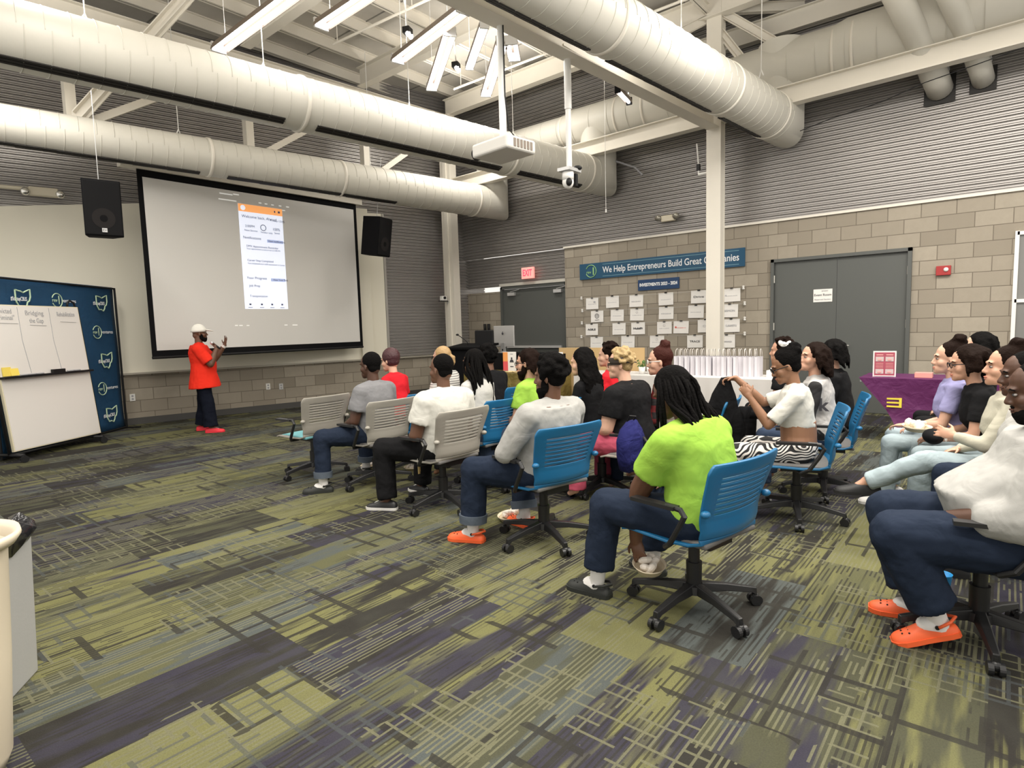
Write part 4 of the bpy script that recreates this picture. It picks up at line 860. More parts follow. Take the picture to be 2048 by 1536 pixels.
    return t
BLUE=mat('blue chair plastic',(.012,.135,.30),.38); GREY=mat('warm grey chair plastic',(.335,.315,.275),.42); DGREY=mat('dark chair plastic',(.06,.06,.055),.5)
TEAL=mat('teal seat pad',(.16,.42,.46),.7)
r=math.radians
CH={}
SCX=(1.12,1.12,1.0)
cb=chair('office_chair','blue swivel chair under the man in lime green with dreadlocks',BLUE,GZ(1388,1215),r(78),'blue swivel chairs')
cg=chair('office_chair','grey swivel chair of the man in the grey t-shirt',GREY,GZ(755,968),r(90),'grey swivel chairs'); cb.scale=SCX; cg.scale=SCX
def ch(src,loc,rz,label):
    loc=Vector(loc); loc.z=0; return dup(src,loc,r(rz),label)
C0=chair('office_chair','empty grey swivel chair with light blue seat nearest the screen',GREY,GZ(630,948),r(92),'grey swivel chairs',TEAL); C0.scale=SCX
ch(cg,GZ(888,1012),88,'grey swivel chair of the man in the white t-shirt')
ch(cb,GZ(1089,1080),77,'blue swivel chair of the man in the light grey long-sleeved shirt')
ch(cb,GZ(1592,1035),106,'blue swivel chair under the woman in zebra trousers')
ch(cb,GZ(1645,985),103,'blue swivel chair behind the one of the woman in zebra trousers')
ch(cg,GZ(1955,1275),100,'grey swivel chair at the right edge under the man in orange clogs')
# ---------------- people ----------------
TX=bpy.data.textures.new('folds','CLOUDS'); TX.noise_scale=.11; TX.noise_depth=2
TXH=bpy.data.textures.new('locks','CLOUDS'); TXH.noise_scale=.025
def vox(v,it=5,disp=0,tx=None):
    r_=[('REMESH',dict(mode='VOXEL',voxel_size=v,use_smooth_shade=True)),('SMOOTH',dict(factor=.5,iterations=it))]
    if disp: r_.append(('DISPLACE',dict(texture=tx or TX,strength=disp,mid_level=.5,texture_coords='LOCAL')))
    return r_
SK={'deep':(.075,.032,.018),'dark':(.13,.060,.034),'brown':(.27,.135,.075),'light':(.56,.31,.21),'fair':(.64,.38,.27)}
def skin(k): return mat('skin '+k,SK[k],.5,mottle=(14,.06))
def cloth(name,c,wr=.32): return mat(name,c,.85,wrinkle=wr,bump=(350,.12),spec=.1)
HB=mat('black hair',(.0055,.005,.005),.85,bump=(90,.6),spec=.05); HBR=mat('dark brown hair',(.010,.005,.0035),.8,bump=(90,.5),spec=.07)
def V3(*a): return Vector(a)
def up(l): l=math.radians(l); return V3(math.sin(l),0,math.cos(l))
def hand(m,W_,d,n,sg,curl=.5,sc=1,point=False):
    d=d.normalized(); n=(n-d*n.dot(d)).normalized(); lat=d.cross(n); M=Matrix((d,lat,n)).transposed()
    m.ell(W_+d*.045*sc,(.052*sc,.041*sc,.017*sc),M); m.ell(W_+d*.06*sc,(.036*sc,.043*sc,.014*sc),M); m.ell(W_+d*.01,(.03,.029,.02),M)
    for k,(o,L) in enumerate(((-.033,.062),(-.0115,.073),(.0115,.076),(.033,.068))):
        if sg>0: o=-o
        p=W_+d*.086*sc+lat*o*sc; fan=o*5; dd=(d+lat*fan*.9).normalized(); c=curl*(1.0 if not(point and k==3) else .1)
        for q,(f,rr) in enumerate(((.42,.0085),(.32,.0078),(.26,.0068))):
            a=c*(q+.6); e=p+(dd*math.cos(a)+n*math.sin(a))*(L*f*sc); m.cap(p,e,rr*sc,rr*sc*.93,8); p=e
    t0=W_+d*.022*sc+lat*(-sg*-1)*-.0
    ts=-1 if sg>0 else 1   # thumb side: left hand -lat, right hand +lat
    p=W_+d*.02*sc+lat*ts*.030*sc; e=p+(d*.55+lat*ts*.75+n*.35).normalized()*.038*sc; m.cap(p,e,.013*sc,.011*sc,8)
    e2=e+(d*.85+lat*ts*.35+n*(.2+curl*.5)).normalized()*.034*sc; m.cap(e,e2,.0105*sc,.008*sc,8)
def shoe(name,a,d,m_,par,sc=1,kind='shoe',pitch=0,label=None):
    """a ankle joint (local), d horizontal direction"""
    d=Vector((d.x,d.y,0)).normalized(); lat=V3(-d.y,d.x,0); z0=a.z-.085*sc; base=V3(a.x,a.y,z0)
    cp,sp=math.cos(pitch),math.sin(pitch)
    def Q(x,y,z): return base+d*((x*cp+z*sp)*sc)+lat*(y*sc)+V3(0,0,(-x*sp+z*cp)*sc)
    secs=[(-.088,.018,.045),(-.078,.032,.070),(-.045,.038,.082),(.0,.039,.088),(.045,.041,.080),(.09,.047,.062),(.135,.050,.052),(.17,.042,.045),(.19,.022,.032)]
    if kind=='clog': secs=[(x,w*1.12,z*(.75 if x<-.03 else 1.05)) for x,w,z in secs]
    R=[]
    for x,w,zt in secs: R.append([Q(x,w*math.cos(t),.012+(zt-.012)*max(0,math.sin(t))**.8 if math.sin(t)>0 else .012+.010*math.sin(t)) for t in [2*PI*k/16 for k in range(16)]])
    m=MB(); m.rings(R); o=m.build(name,m_,par,smooth=True,mods=[('SUBSURF',dict(levels=1,render_levels=1))])
    m=MB(); m.rings([[Q(x,w*1.06*sy,z) for x,w,sy in [(x,w,1) for x,w,_ in secs]+[(x,w,-1) for x,w,_ in secs[::-1]]] for z in (0,.022)]); m.build('sole',MATS.get('sole '+m_.name) or m_,o)
    if kind=='clog':
        m=MB()
        for x,y in ((.08,0),(.08,.022),(.08,-.022),(.108,.011),(.108,-.011),(.108,.032),(.108,-.032),(.136,0),(.136,.022),(.136,-.022)):
            zt=.052*1.08+.006-.35*abs(y)*.5-(x-.08)*.12; m.ell(Q(x,y,zt-.001),.0045*sc,n=8,m=6)
        for y in (-.043,.043): m.cyl(Q(-.005,y*.9,.062),Q(-.005,y*1.08,.062),.009*sc,n=10)
        m.build('vent_holes',BLK,o)
        m=MB(); m.tube([Q(-.01,.046,.062),Q(-.06,.040,.075),Q(-.092,0,.078),Q(-.06,-.040,.075),Q(-.01,-.046,.062)],.007*sc,8); m.build('heel_strap',m_,o,smooth=True)
    if kind=='sneaker':
        m=MB()
        for k in range(5): m.tube([Q(.035+.017*k,-.022,.083-.006*k),Q(.035+.017*k,0,.09-.007*k),Q(.035+.017*k,.022,.083-.006*k)],.003*sc,6)
        m.build('laces',WHP,o)
    return o
def person(label,loc,yaw,sk='dark',shirt=None,pants=None,hair='short',hm=None,s=1.,w=1.1,lean=(-4,4),hd=(0,5,0),aL='lap',aR='lap',lL=(15,.0,.0),lR=(-12,.0,.0),slv='short',shoes=None,sock=None,stand=False,fem=False,v=.007,face=False,belly=.0,cuff=None,pz=.535,px=-.03,tl=.43,glasses=None,curl=.5,shirtlen=.10,crop=False,hands=True,beard=None,extra=None,nm='person',soft=.012):
    t=thing(nm,label,'person',(loc[0],loc[1],0),math.radians(yaw)); SKM=skin(sk); hm=hm or HB
    if stand: pz=.90*s; px=0
    pel=V3(px,0,pz); wa=pel+up(lean[0])*.15*s; ch=wa+up((lean[0]+lean[1])/2)*.16*s; nb=ch+up(lean[1])*.15*s; shirtlen=shirtlen if stand else min(shirtlen,.06)
    hy,hp,hr=[math.radians(q) for q in hd]
    ndir=up(lean[1]*.75+hd[1]*.25); H=Euler((0,0,hy)).to_matrix()@Euler((0,hp,0)).to_matrix()@Euler((hr,0,0)).to_matrix()
    nh=nb+ndir*.062*s; hc=nh+ndir*.040+H@V3(.022,0,.045); q=.985
    def hq(x,y,z): return hc+H@V3(x*q,y*q,z*q)
    # torso
    def torso(m,k,low=.0,top=True):
        spine=[(pel-up(lean[0])*(low),.172*w*(1.24 if stand else 1),.125*w*(1.30 if stand else .95),belly*.5),(pel,.175*w,.125*w,belly*.6),(wa,.158*w if not fem else .135*w,.112*w,belly),(wa.lerp(ch,.5),.165*w if not fem else .142*w,.114*w,belly*.6+(.02 if fem else 0)),(ch,.180*w if not fem else .155*w,.116*w,.012),(ch.lerp(nb,.45),.178*w if not fem else .155*w,.103*w,0),(ch.lerp(nb,.80),.160*w,.085*w,-.004)]
        if top: spine.append((nb,.072,.060,0.004))
        if crop: spine=spine[2:]
        R=[]
        for i,(c,a,b,fo) in enumerate(spine):
            l=up(lean[0]+(lean[1]-lean[0])*min(1,i/5)); f=V3(l.z,0,-l.x); c=c+f*fo; R.append([c+V3(0,1,0)*(a*k*math.copysign(abs(math.cos(th))**.85,math.cos(th)))+f*((b+abs(fo)*.6)*k*math.sin(th)) for th in [2*PI*j/20 for j in range(20)]])
        m.rings(R)
    sw=(.158 if not fem else .138)*w
    SH={1:nb-up(lean[1])*(.030+.045*w)*s+V3(0,sw,0),-1:nb-up(lean[1])*(.030+.045*w)*s+V3(0,-sw,0)}
    def arm(a,sg):
        Sp=SH[sg]; n=V3(0,0,-1); hdv=None
        if a=='lap': E=Sp+V3(.04,sg*.055,-.265)*s; Wt=E+V3(.20,-sg*.11,-.05)*s; n=V3(0,-sg*.4,-1)
        elif a=='fold': E=Sp+V3(.12,sg*.10,-.235)*s; Wt=E+V3(.13,-sg*.215,.02)*s; n=V3(-1,0,-.2); hdv=V3(.1,-sg*1,0)
        elif a=='down': E=Sp+V3(-.02,sg*.05,-.29)*s; Wt=E+V3(.06,0,-.25)*s; n=V3(0,-sg,0)
        elif a=='rest': E=Sp+V3(-.02,sg*.09,-.27)*s; Wt=E+V3(.24,-sg*.02,.02)*s
        elif a=='chin': E=Sp+V3(.14,sg*.02,-.22)*s; Wt=E+V3(.03,-sg*.08,.22)*s; n=V3(0,-sg,0)
        else:
            E=Sp+Vector(a[0])*s if not isinstance(a[0],str) else None; Wt=E+Vector(a[1])*s
            if len(a)>2: n=Vector(a[2])
            if len(a)>3: hdv=Vector(a[3])
        return Sp,E,Wt,n,(hdv or (Wt-E)).normalized()
    AR={1:arm(aL,1),-1:arm(aR,-1)}
    # legs
    LG={}
    for sg,l in ((1,lL),(-1,lR)):
        hp_=pel+V3(.0,sg*.088*w,-.035)
        if stand: K=hp_+V3(.02+l[1]*.5,sg*.01+l[2]*.5,-.41*s); A=V3(hp_.x-.01+l[1],hp_.y+sg*.02+l[2],.085*s)
        else:
            a=math.radians(l[0]); dz=l[3] if len(l)>3 else 0; K=hp_+V3(math.cos(a)*tl*s,math.sin(a)*tl*s,-.0+dz); K.z=max(.40,K.z) ; az=l[4] if len(l)>4 else .085; A=V3(K.x+l[1],K.y+l[2],az)
        fy=math.radians(l[0]+(l[5] if len(l)>5 else 0)); LG[sg]=(hp_,K,A,V3(math.cos(fy),math.sin(fy),0))
    # body: one continuous skin
    m=MB(); torso(m,.82 if not crop else .80,top=False); m.cap(nb-ndir*.05,nh+ndir*.05,.056*(.88 if fem else 1.02),.052*(.88 if fem else 1))
    if crop:
        m.ell(pel+V3(0,0,.02),(.12*w,.16*w,.10)); m.cap(pel,wa,.11*w,.105*w); m.rings([[c+V3(.115*w*math.sin(th),a*math.cos(th),0) for th in [2*PI*j/20 for j in range(20)]] for c,a in ((pel,.165*w),(pel.lerp(wa,.6),.14*w),(wa.lerp(ch,.3),.135*w))])
    for args in (((-.010,0,.036),(.094,.076,.088)),((.018,0,-.028),(.072,.062,.080)),((.048,0,-.076),(.048,.046,.038)),((.073,0,-.096),(.022,.025,.020)),((.078,0,.026),(.018,.050,.012)),((.086,0,-.064),(.013,.024,.0065)),((.083,0,-.076),(.013,.020,.0065)),((.050,.036,-.030),(.030,.028,.030)),((.050,-.036,-.030),(.030,.028,.030)),((-.052,0,-.028),(.05,.052,.055))): m.ell(hq(*args[0]),tuple(a*q for a in args[1]),H,14,10)
    m.cap(hq(.084,0,.012),hq(.103,0,-.030),.007,.0125,8); m.ell(hq(.094,.012,-.036),.0085,H); m.ell(hq(.094,-.012,-.036),.0085,H)
    for sg in (1,-1): m.ell(hq(-.006,sg*.077,-.010),(.018,.008,.031),H@Euler((0,.2,sg*-.35)).to_matrix(),10,8)
    for sg in (1,-1):
        Sp,E,Wt,n,hv=AR[sg]; aw=w*(.82 if fem else .98); m.cap(Sp,E,.054*aw,.040*aw); m.cap(E,E.lerp(Wt,.35),.040*aw,.041*aw); m.cap(E.lerp(Wt,.35),Wt,.041*aw,.025*aw)
        if hands: hand(m,Wt,hv,n,sg,curl if not isinstance(curl,dict) else curl[sg],.93*s if not fem else .86*s)
        hp_,K,A,fd=LG[sg]; m.cap(hp_,K,.062,.045); m.cap(K,A,.045,.034); m.cap(A,A+V3(0,0,-.03)+fd*.05,.029,.024)
    body=m.build('body',SKM,t,smooth=True,mods=vox(v,3))
    # shirt
    if shirt:
        m=MB(); torso(m,1.0 if not stand else 1.03,shirtlen,top=False)
        cn=nb-up(lean[1])*.005; f=V3(up(lean[1]).z,0,-up(lean[1]).x); m.rings([[c+V3(0,a*math.cos(th),0)+f*(b*math.sin(th)+o) for th in [2*PI*j/20 for j in range(20)]] for c,a,b,o in ((ch,.15*w,.10*w,0),(ch.lerp(nb,.75),.125*w,.075*w,0),(cn,.074,.066,.002),(cn+up(lean[1])*.012,.068,.062,.002))])
        for sg in (1,-1):
            Sp,E,Wt,n,hv=AR[sg]; aw=w*(.85 if fem else 1); m.cap(Sp+V3(0,-sg*.03,.0),Sp+V3(0,sg*.0,-.004),.066*aw,.066*aw); m.cap(nb+V3(0,sg*.035,-.022),Sp+V3(0,-sg*.01,.012),.044,.052*aw)
            if slv=='long': m.cap(Sp,E,.066*aw,.054*aw); m.cap(E,Wt.lerp(E,.12),.054*aw,.037*aw)
            elif slv=='push': m.cap(Sp,E,.080*aw,.062*aw); m.cap(E,Wt.lerp(E,.60),.062*aw,.052*aw)
            elif slv=='none': pass
            else: m.cyl(Sp,Sp.lerp(E,.66 if slv=='short' else .85),.064*aw,.068*aw,16)
        m.build('shirt',shirt,t,smooth=True,mods=vox(.011,5,soft*1.25))
    # trousers
    if pants:
        m=MB(); m.ell(pel+V3(0.01,0,-.01),(.125*w,.172*w,.10)); lw0=1.25 if stand else 1
        if crop: m.rings([[c+V3(.122*w*math.sin(th),a*math.cos(th),0) for th in [2*PI*j/20 for j in range(20)]] for c,a in ((pel-V3(0,0,.05),.172*w),(pel+V3(0,0,.04),.168*w))])
        for sg in (1,-1):
            hp_,K,A,fd=LG[sg]; lw=w*(.9 if fem else 1)*(1.12 if stand else 1); m.cap(hp_,K,(.066 if stand else .092)*lw,.068*lw); hem=A.lerp(K,.02 if not sock else .16); m.cap(K,K.lerp(hem,.5),.068*lw,.064*lw); m.cyl(K.lerp(hem,.4),hem,.064*lw,(.072 if stand else .062)*lw,16)
        
        m.build('trousers',pants,t,smooth=True,mods=vox(.011,4,.022))
        if cuff:
            for sg in (1,-1):
                hp_,K,A,fd=LG[sg]; hem=A.lerp(K,.15); d=(K-A).normalized(); m=MB(); m.rings([[c for c in rr] for rr in [[hem+d*z_+(d.orthogonal().normalized()*math.cos(th)+d.cross(d.orthogonal().normalized())*math.sin(th))*rad for th in [2*PI*j/20 for j in range(20)]] for z_,rad in ((-.012,.060*w),(-.012,.069*w),(.045,.072*w),(.045,.062*w))]],False,True); m.build('trouser_cuff',cuff,t,smooth=True,mods=[('EDGE_SPLIT',dict(split_angle=.8))])
    for sg in (1,-1):
        hp_,K,A,fd=LG[sg]
        if sock: m=MB(); m.cap(A+V3(0,0,-.02),A.lerp(K,.26),.040,.044); m.cap(A+V3(0,0,-.03),A+fd*.05+V3(0,0,-.035),.042,.038); m.build('sock',sock,t,smooth=True)
        if shoes: kd=shoes[1] if len(shoes)>1 else 'shoe'; shoe('clog' if kd=='clog' else 'shoe',A,fd,shoes[0],t,.98*s,kd,(shoes[2].get(sg,0) if len(shoes)>2 else 0))
    # hair
    if hair:
        m=MB(); md=vox(.008,2,.006,TXH)
        def shell(tk=.008,nape=True,front=0):
            m.ell(hq(-.029,0,.046),(.091+tk+front,.078+tk,.087+tk),H,20,14)
            if nape: m.ell(hq(-.050,0,-.012),(.052+tk,.064+tk*.7,.062),H,16,10)
        if hair=='short': shell(.004); md=vox(.006,2,.004,TXH)
        elif hair=='fade': shell(.002,True); md=vox(.006,3,.002,TXH)
        elif hair in('curly','curlytop'):
            shell(.012 if hair=='curly' else .006)
            for k in range(110 if hair=='curly' else 60):
                a=random.uniform(0,2*PI); b=random.uniform(-.35,1.4); cc=math.cos(b)
                if math.cos(a)*cc>.55 and b<.75: continue
                rr=.026 if hair=='curly' else .018; m.ell(hq(-.026+.108*cc*math.cos(a),.093*cc*math.sin(a),.045+.105*math.sin(b)),rr*random.uniform(.7,1.1),None,8,6)
        elif hair in('dreads','long','longwavy','mullet'):
            shell(.010)
            N_={'dreads':46,'long':60,'longwavy':60,'mullet':44}[hair]
            Lm={'dreads':(.20,.36),'long':(.34,.44),'longwavy':(.30,.40),'mullet':(.12,.20)}[hair] if not extra or 'hl' not in extra else extra['hl']
            for k in range(N_):
                a=math.radians(random.uniform(62,298)) if hair!='mullet' else math.radians(random.uniform(85,275)); b=random.uniform(.05,.9); L=random.uniform(*Lm)
                if abs(a-PI)>PI*.42: L*=.75
                p0_=hq(-.02+.09*math.cos(a)*math.cos(b),.08*math.sin(a)*math.cos(b),.05+.088*math.sin(b)); o=(H@V3(math.cos(a),math.sin(a),0)); o.z=0; o=o.normalized()
                base=V3(hc.x,hc.y,p0_.z)+o*(.098 if hair!='dreads' else .108)-V3(.02,0,0)
                pts=[p0_]; 
                for f in (.25,.5,.75,1): 
                    wb_=.014*math.sin(k*2.1+f*5); dd=base+V3(0,0,-L*f)+o*(.020*f+.0*wb_)+V3(-.02*f,wb_,0)
                    pts.append(dd)
                # let the hair lie on the back
                for i_ in range(2,5):
                    if pts[i_].z<nb.z+.03 and pts[i_].x<nb.x+.04: pts[i_].x=min(pts[i_].x,nb.x-.085*w-(nb.z-pts[i_].z)*(.25-math.tan(math.radians(lean[1]))*1.0)-random.uniform(0,.02))
                rr=.0105 if hair=='dreads' else .015
                m.tube(pts,[rr,rr*1.1,rr,rr*.9,rr*.55],8)
            if hair in('dreads',): md=[('SUBSURF',dict(levels=1,render_levels=1)),('DISPLACE',dict(texture=TXH,strength=.008,mid_level=.5,texture_coords='LOCAL'))]
            else: md=vox(.009,3,.010,TXH)
        elif hair in('bun','updo'):
            shell(.006); c=hq(-.06,0,.135) if hair=='bun' else hq(-.085,0,.09); R_=.048 if hair=='bun' else .06
            m.ell(c,R_); 
            for k in range(24):
                a=random.uniform(0,2*PI); b=random.uniform(-1,1.4); m.ell(c+V3(math.cos(a)*math.cos(b),math.sin(a)*math.cos(b),math.sin(b))*R_*.8,R_*.42,None,8,6)
        elif hair=='bob':
            shell(.014); m.ell(hq(-.035,0,-.005),(.082,.085,.075),H)
        elif hair=='pony':
            shell(.008); m.tube([hq(-.11,0,.03),hq(-.15,0,.0),hq(-.155,0,-.06),hq(-.14,0,-.11)],[.022,.03,.024,.01],10)
        m.build('hair',hm,t,smooth=True,mods=md)
    if face:
        for sg in (1,-1):
            m=MB(); m.ell(hq(.0745,sg*.031,.002),(.0078,.0112,.0058),H,12,8); m.build('eye',mat('eye white',(.38,.35,.33),.4),t,smooth=True); m=MB(); m.ell(hq(.0800,sg*.031,.002),(.0058,.0060,.0060),H,10,8); m.build('iris',INK,t,smooth=True)
            m=MB(); m.tube([hq(.088,sg*.014,.023),hq(.088,sg*.033,.029),hq(.076,sg*.052,.022)],[.0035,.004,.0025],6); m.build('eyebrow',hm,t,smooth=True)
        m=MB(); m.ell(hq(.0925,0,-.0645),(.0085,.023,.0055),H); m.ell(hq(.0895,0,-.0755),(.0085,.019,.006),H); m.build('lips',mat('lips '+sk,tuple(a*b for a,b in zip(SK[sk],(1.0,.66,.68))),.45),t,smooth=True)
    if beard:
        m=MB(); m.ell(hq(.040,0,-.088),(.058,.058,.040),H); m.ell(hq(.060,0,-.105),(.032,.036,.034 if beard!='long' else .06),H); m.ell(hq(.088,0,-.052),(.010,.026,.006),H); m.ell(hq(.015,.055,-.055),(.03,.014,.05),H); m.ell(hq(.015,-.055,-.055),(.03,.014,.05),H); m.build('beard',hm,t,smooth=True,mods=vox(.007,2,.004,TXH))
    if glasses:
        m=MB()
        for sg in (1,-1):
            m.tube([hq(.098,sg*(.032+.024*math.cos(a)),.002+.018*math.sin(a)) for a in [2*PI*k/16 for k in range(17)]],.0028,6); m.tube([hq(.096,sg*.055,.008),hq(.05,sg*.079,.008),hq(-.005,sg*.084,.006)],.003,6)
        m.tube([hq(.099,-.009,.006),hq(.102,0,.008),hq(.099,.009,.006)],.0025,6); m.build('glasses',glasses,t,smooth=True)
    t['_']=0; del t['_']
    if extra and 'fn' in extra: extra['fn'](t,hq,H,dict(nb=nb,ch=ch,wa=wa,pel=pel,AR=AR,LG=LG,SH=SH,hc=hc))
    return t,dict(nb=nb,AR=AR,LG=LG,hc=hc,hq=hq)
def L2W(loc,yaw,p):
    c,s_=math.cos(math.radians(yaw)),math.sin(math.radians(yaw)); return Vector((loc[0]+c*p[0]-s_*p[1],loc[1]+s_*p[0]+c*p[1],p[2]))
DEN=cloth('dark blue denim',(.017,.025,.045)); DENL=cloth('pale denim',(.33,.40,.43)); DENC=cloth('denim cuff',(.10,.12,.15)); DENM=cloth('mid blue denim',(.045,.065,.11)); BPANT=cloth('black trousers',(.010,.010,.011))
SOCK=cloth('white sock',(.80,.78,.76),.2); ORG=mat('orange clog',(.86,.13,.035),.5); BCLOG=mat('black clog',(.02,.022,.02),.6); WSN=mat('white sneaker',(.8,.78,.75),.5); RSH=mat('red sneaker',(.80,.03,.05),.55); BSN=mat('black sneaker',(.012,.012,.013),.6)
GT=cloth('grey t-shirt',(.215,.215,.225)); WT=cloth('white t-shirt',(.62,.61,.56)); GL=cloth('heather grey shirt',(.38,.375,.36)); LIME=cloth('lime t-shirt',(.30,.52,.07)); RT=cloth('red t-shirt',(.80,.035,.018)); BT=cloth('black t-shirt',(.010,.010,.011)); LIL=cloth('lilac t-shirt',(.30,.29,.50)); CREAM=cloth('cream sweater',(.46,.44,.36)); PINK=cloth('pink trousers',(.55,.10,.16)); REDT=cloth('bright red top',(.62,.02,.03))
def pattern(name,kind):
    g=G(name,.85); x,y,z=g.sep(g.co)
    if kind=='plaid':
        a=g.math('LESS_THAN',g.math('FRACT',g.math('MULTIPLY',g.math('ADD',y,x),9)),.5); b=g.math('LESS_THAN',g.math('FRACT',g.math('MULTIPLY',z,9)),.5)
        c=g.ramp(g.math('MULTIPLY',g.math('ADD',a,b),.5),[(0,(.45,.02,.02)),(.4,(.14,.012,.014)),(.8,(.015,.012,.013))],True)
    elif kind=='zebra':
        n=g.noise(g.comb(g.math('MULTIPLY',x,1),g.math('MULTIPLY',y,1),g.math('MULTIPLY',z,1)),6,1); wv=g.math('SINE',g.math('ADD',g.math('MULTIPLY',g.math('ADD',z,g.math('MULTIPLY',x,.45)),150),g.math('MULTIPLY',n,60)))
        c=g.mix(g.gt(wv,.05),(.70,.66,.62),(.012,.012,.013))
    elif kind=='stripe':
        c=g.mix(g.gt(g.math('FRACT',g.math('MULTIPLY',z,38)),.68),(.68,.66,.62),(.16,.15,.15))
    elif kind=='jacket':
        c=g.mix(g.gt(g.math('ABSOLUTE',y),.185),(.45,.44,.43),(.014,.014,.015))
    g.L.new(c,g.b.inputs['Base Color']); g.bump(g.noise(g.co,7,3,.5,.6),.4,.05); return g.m
PLAID=pattern('red plaid','plaid'); ZEB=pattern('zebra cloth','zebra'); STR=pattern('striped knit','stripe'); JCK=pattern('two tone jacket','jacket')
# standing speaker
sp=GZ(412,863)
def spx(t,hq,H,j):
    m=MB(); # white cap: crown and brim
    R=[]
    for k in range(7):
        a=PI/2*k/6; R.append([hq(-.012+(.112*math.cos(a)+.001)*math.cos(th),(.094*math.cos(a)+.001)*math.sin(th),.022+.125*math.sin(a)) for th in [2*PI*i/28 for i in range(28)]])
    m.rings(R,True); c=m.build('cap_crown',cloth('white cap',(.82,.80,.74),.2),t,smooth=True)
    m=MB(); m.ell(hq(.118,0,.040),(.078,.074,.010),H@Euler((0,.22,0)).to_matrix(),20,8); m.build('cap_brim',MATS['white cap'],c,smooth=True)
    Wt=j['AR'][1][2]; E=j['AR'][1][1]; d=(Wt-E).normalized(); m=MB(); m.cyl(Wt-d*.035,Wt-d*.010,.034,.034,20); m.build('wristband',BLK,t); m=MB(); m.cyl(Wt-d*.04+V3(0,.0,.0),Wt-d*.005,.036,n=20); m.build('watch_face',WHP,t)
    Wt=j['AR'][-1][2]; E=j['AR'][-1][1]; d=(Wt-E).normalized(); m=MB(); m.cyl(Wt-d*.05,Wt-d*.03,.033,n=20); m.build('bracelet',WHP,t)
YW=-28
pr,jj=person('standing man in white cap, red t-shirt and red shoes speaking into a microphone',sp,YW,'dark',RT,cloth('navy trousers',(.007,.009,.017)),None,s=1.0,w=1.28,lean=(-3,2),hd=(8,-2,0),belly=.05,stand=True,shirtlen=.22,
  aL=((.17,.10,-.19),(.17,-.03,.23),(-.8,-.5,.1),(.25,-.1,1)),aR=((.16,-.03,-.23),(.085,.06,.215),(-1,.6,.3),(-.1,.7,.9)),lL=(10,-.05,.03),lR=(-6,.10,-.03),shoes=(RSH,'sneaker'),v=.0058,face=True,curl={1:.12,-1:1.25},extra=dict(fn=spx),beard='short',slv='long2')
# microphone in his hand
wr=jj['AR'][-1][2]; hp_=wr+V3(.005,.035,.06); c=L2W(sp,YW,hp_)
t=thing('microphone','grey handheld microphone held at the mouth of the man in red','microphone',c,math.radians(YW))
m=MB(); m.cyl((.05,-.02,-.05),(-.045,.035,.028),.013,.017,14); m.build('microphone_handle',BLK,t,smooth=True); m=MB(); m.ell((-.062,.045,.042),(.026,.026,.030),n=16,m=10); m.build('microphone_grille',SILV,t,smooth=True)
def shift(loc,yaw,dx=0,dy=0): return L2W(loc,yaw,(dx,dy,0))
K=dict
def seat(label,loc,yaw,**k):
    loc=Vector(loc); loc.z=0; return person(label,loc,yaw,**k)
# left rows, seen from behind
seat('man in grey t-shirt seen from behind, jeans rolled up over white socks',GZ(755,968),100,sk='deep',shirt=GT,pants=DEN,hair='short',w=1.2,lean=(-2,6),hd=(6,4,0),aL='lap',aR='lap',lL=(42,-.02,.03),lR=(-22,.02,0),shoes=(BCLOG,'clog'),sock=SOCK,cuff=DENC,shirtlen=.14,v=.007)
seat('woman with short dark red hair in a bright red top, seen from behind',D(792,6.7),90,sk='fair',shirt=REDT,pants=BPANT,hair='bob',hm=mat('dark red hair',(.055,.014,.018),.5,bump=(90,.5)),w=.95,fem=True,lean=(6,12),hd=(20,8,0),v=.009)
seat('woman with a blonde ponytail in a striped short-sleeved top',D(895,7.0),98,sk='fair',shirt=STR,pants=DENM,hair='pony',hm=mat('blonde hair',(.42,.27,.12),.5,bump=(90,.5)),w=1.15,fem=True,lean=(4,14),hd=(20,0,0),v=.009,glasses=BLK)
MATS['sole black white sneaker']=WSN
seat('man in white t-shirt and black trousers seen from behind, keys at his hip',GZ(888,1012),84,sk='dark',shirt=WT,pants=BPANT,hair='fade',w=1.32,lean=(-9,2),hd=(14,0,0),aL='lap',aR='lap',lL=(32,-.05,.02),lR=(0,.06,0),shoes=(mat('black white sneaker',(.02,.02,.022),.4),'sneaker'),shirtlen=.16,v=.007)
MATS['sole black white sneaker']=WSN
seat('woman with long black dreadlocks in a white top, seen from behind',D(957,5.7),86,sk='brown',shirt=cloth('white top',(.55,.54,.52)),pants=BPANT,hair='dreads',w=1.05,fem=True,lean=(4,12),hd=(10,2,0),v=.009,extra=dict(hl=(.36,.50)))
seat('person in a black jacket behind the woman with long dreadlocks',D(984,6.6),88,sk='dark',shirt=BT,pants=BPANT,hair='curly',w=1.1,lean=(4,12),hd=(10,2,0),v=.010,slv='long')
seat('bearded man with glasses and shaggy dark hair in a lime green t-shirt',D(1070,5.45),96,sk='light',shirt=LIME,pants=DENM,hair='mullet',hm=HBR,w=1.1,lean=(5,12),hd=(18,3,0),beard='long',glasses=BLK,face=True,v=.0075,lL=(30,0,0))
seat('broad man in light grey long-sleeved shirt and orange clogs, arms folded, back view',GZ(1089,1080),84,sk='dark',shirt=GL,pants=DEN,hair='curly',w=1.38,lean=(-12,-6),hd=(22,4,0),aL='fold',aR='fold',slv='long',lL=(26,.0,.03),lR=(-6,-.10,.05),shoes=(ORG,'clog'),sock=SOCK,cuff=DENC,shirtlen=.15,v=.0065,beard='long')
seat('woman with long straight black hair and dark top, seen from behind',D(1183,5.35),88,sk='fair',shirt=BT,pants=DENM,hair='long',w=1.0,fem=True,lean=(6,14),hd=(24,6,0),slv='long',v=.009)
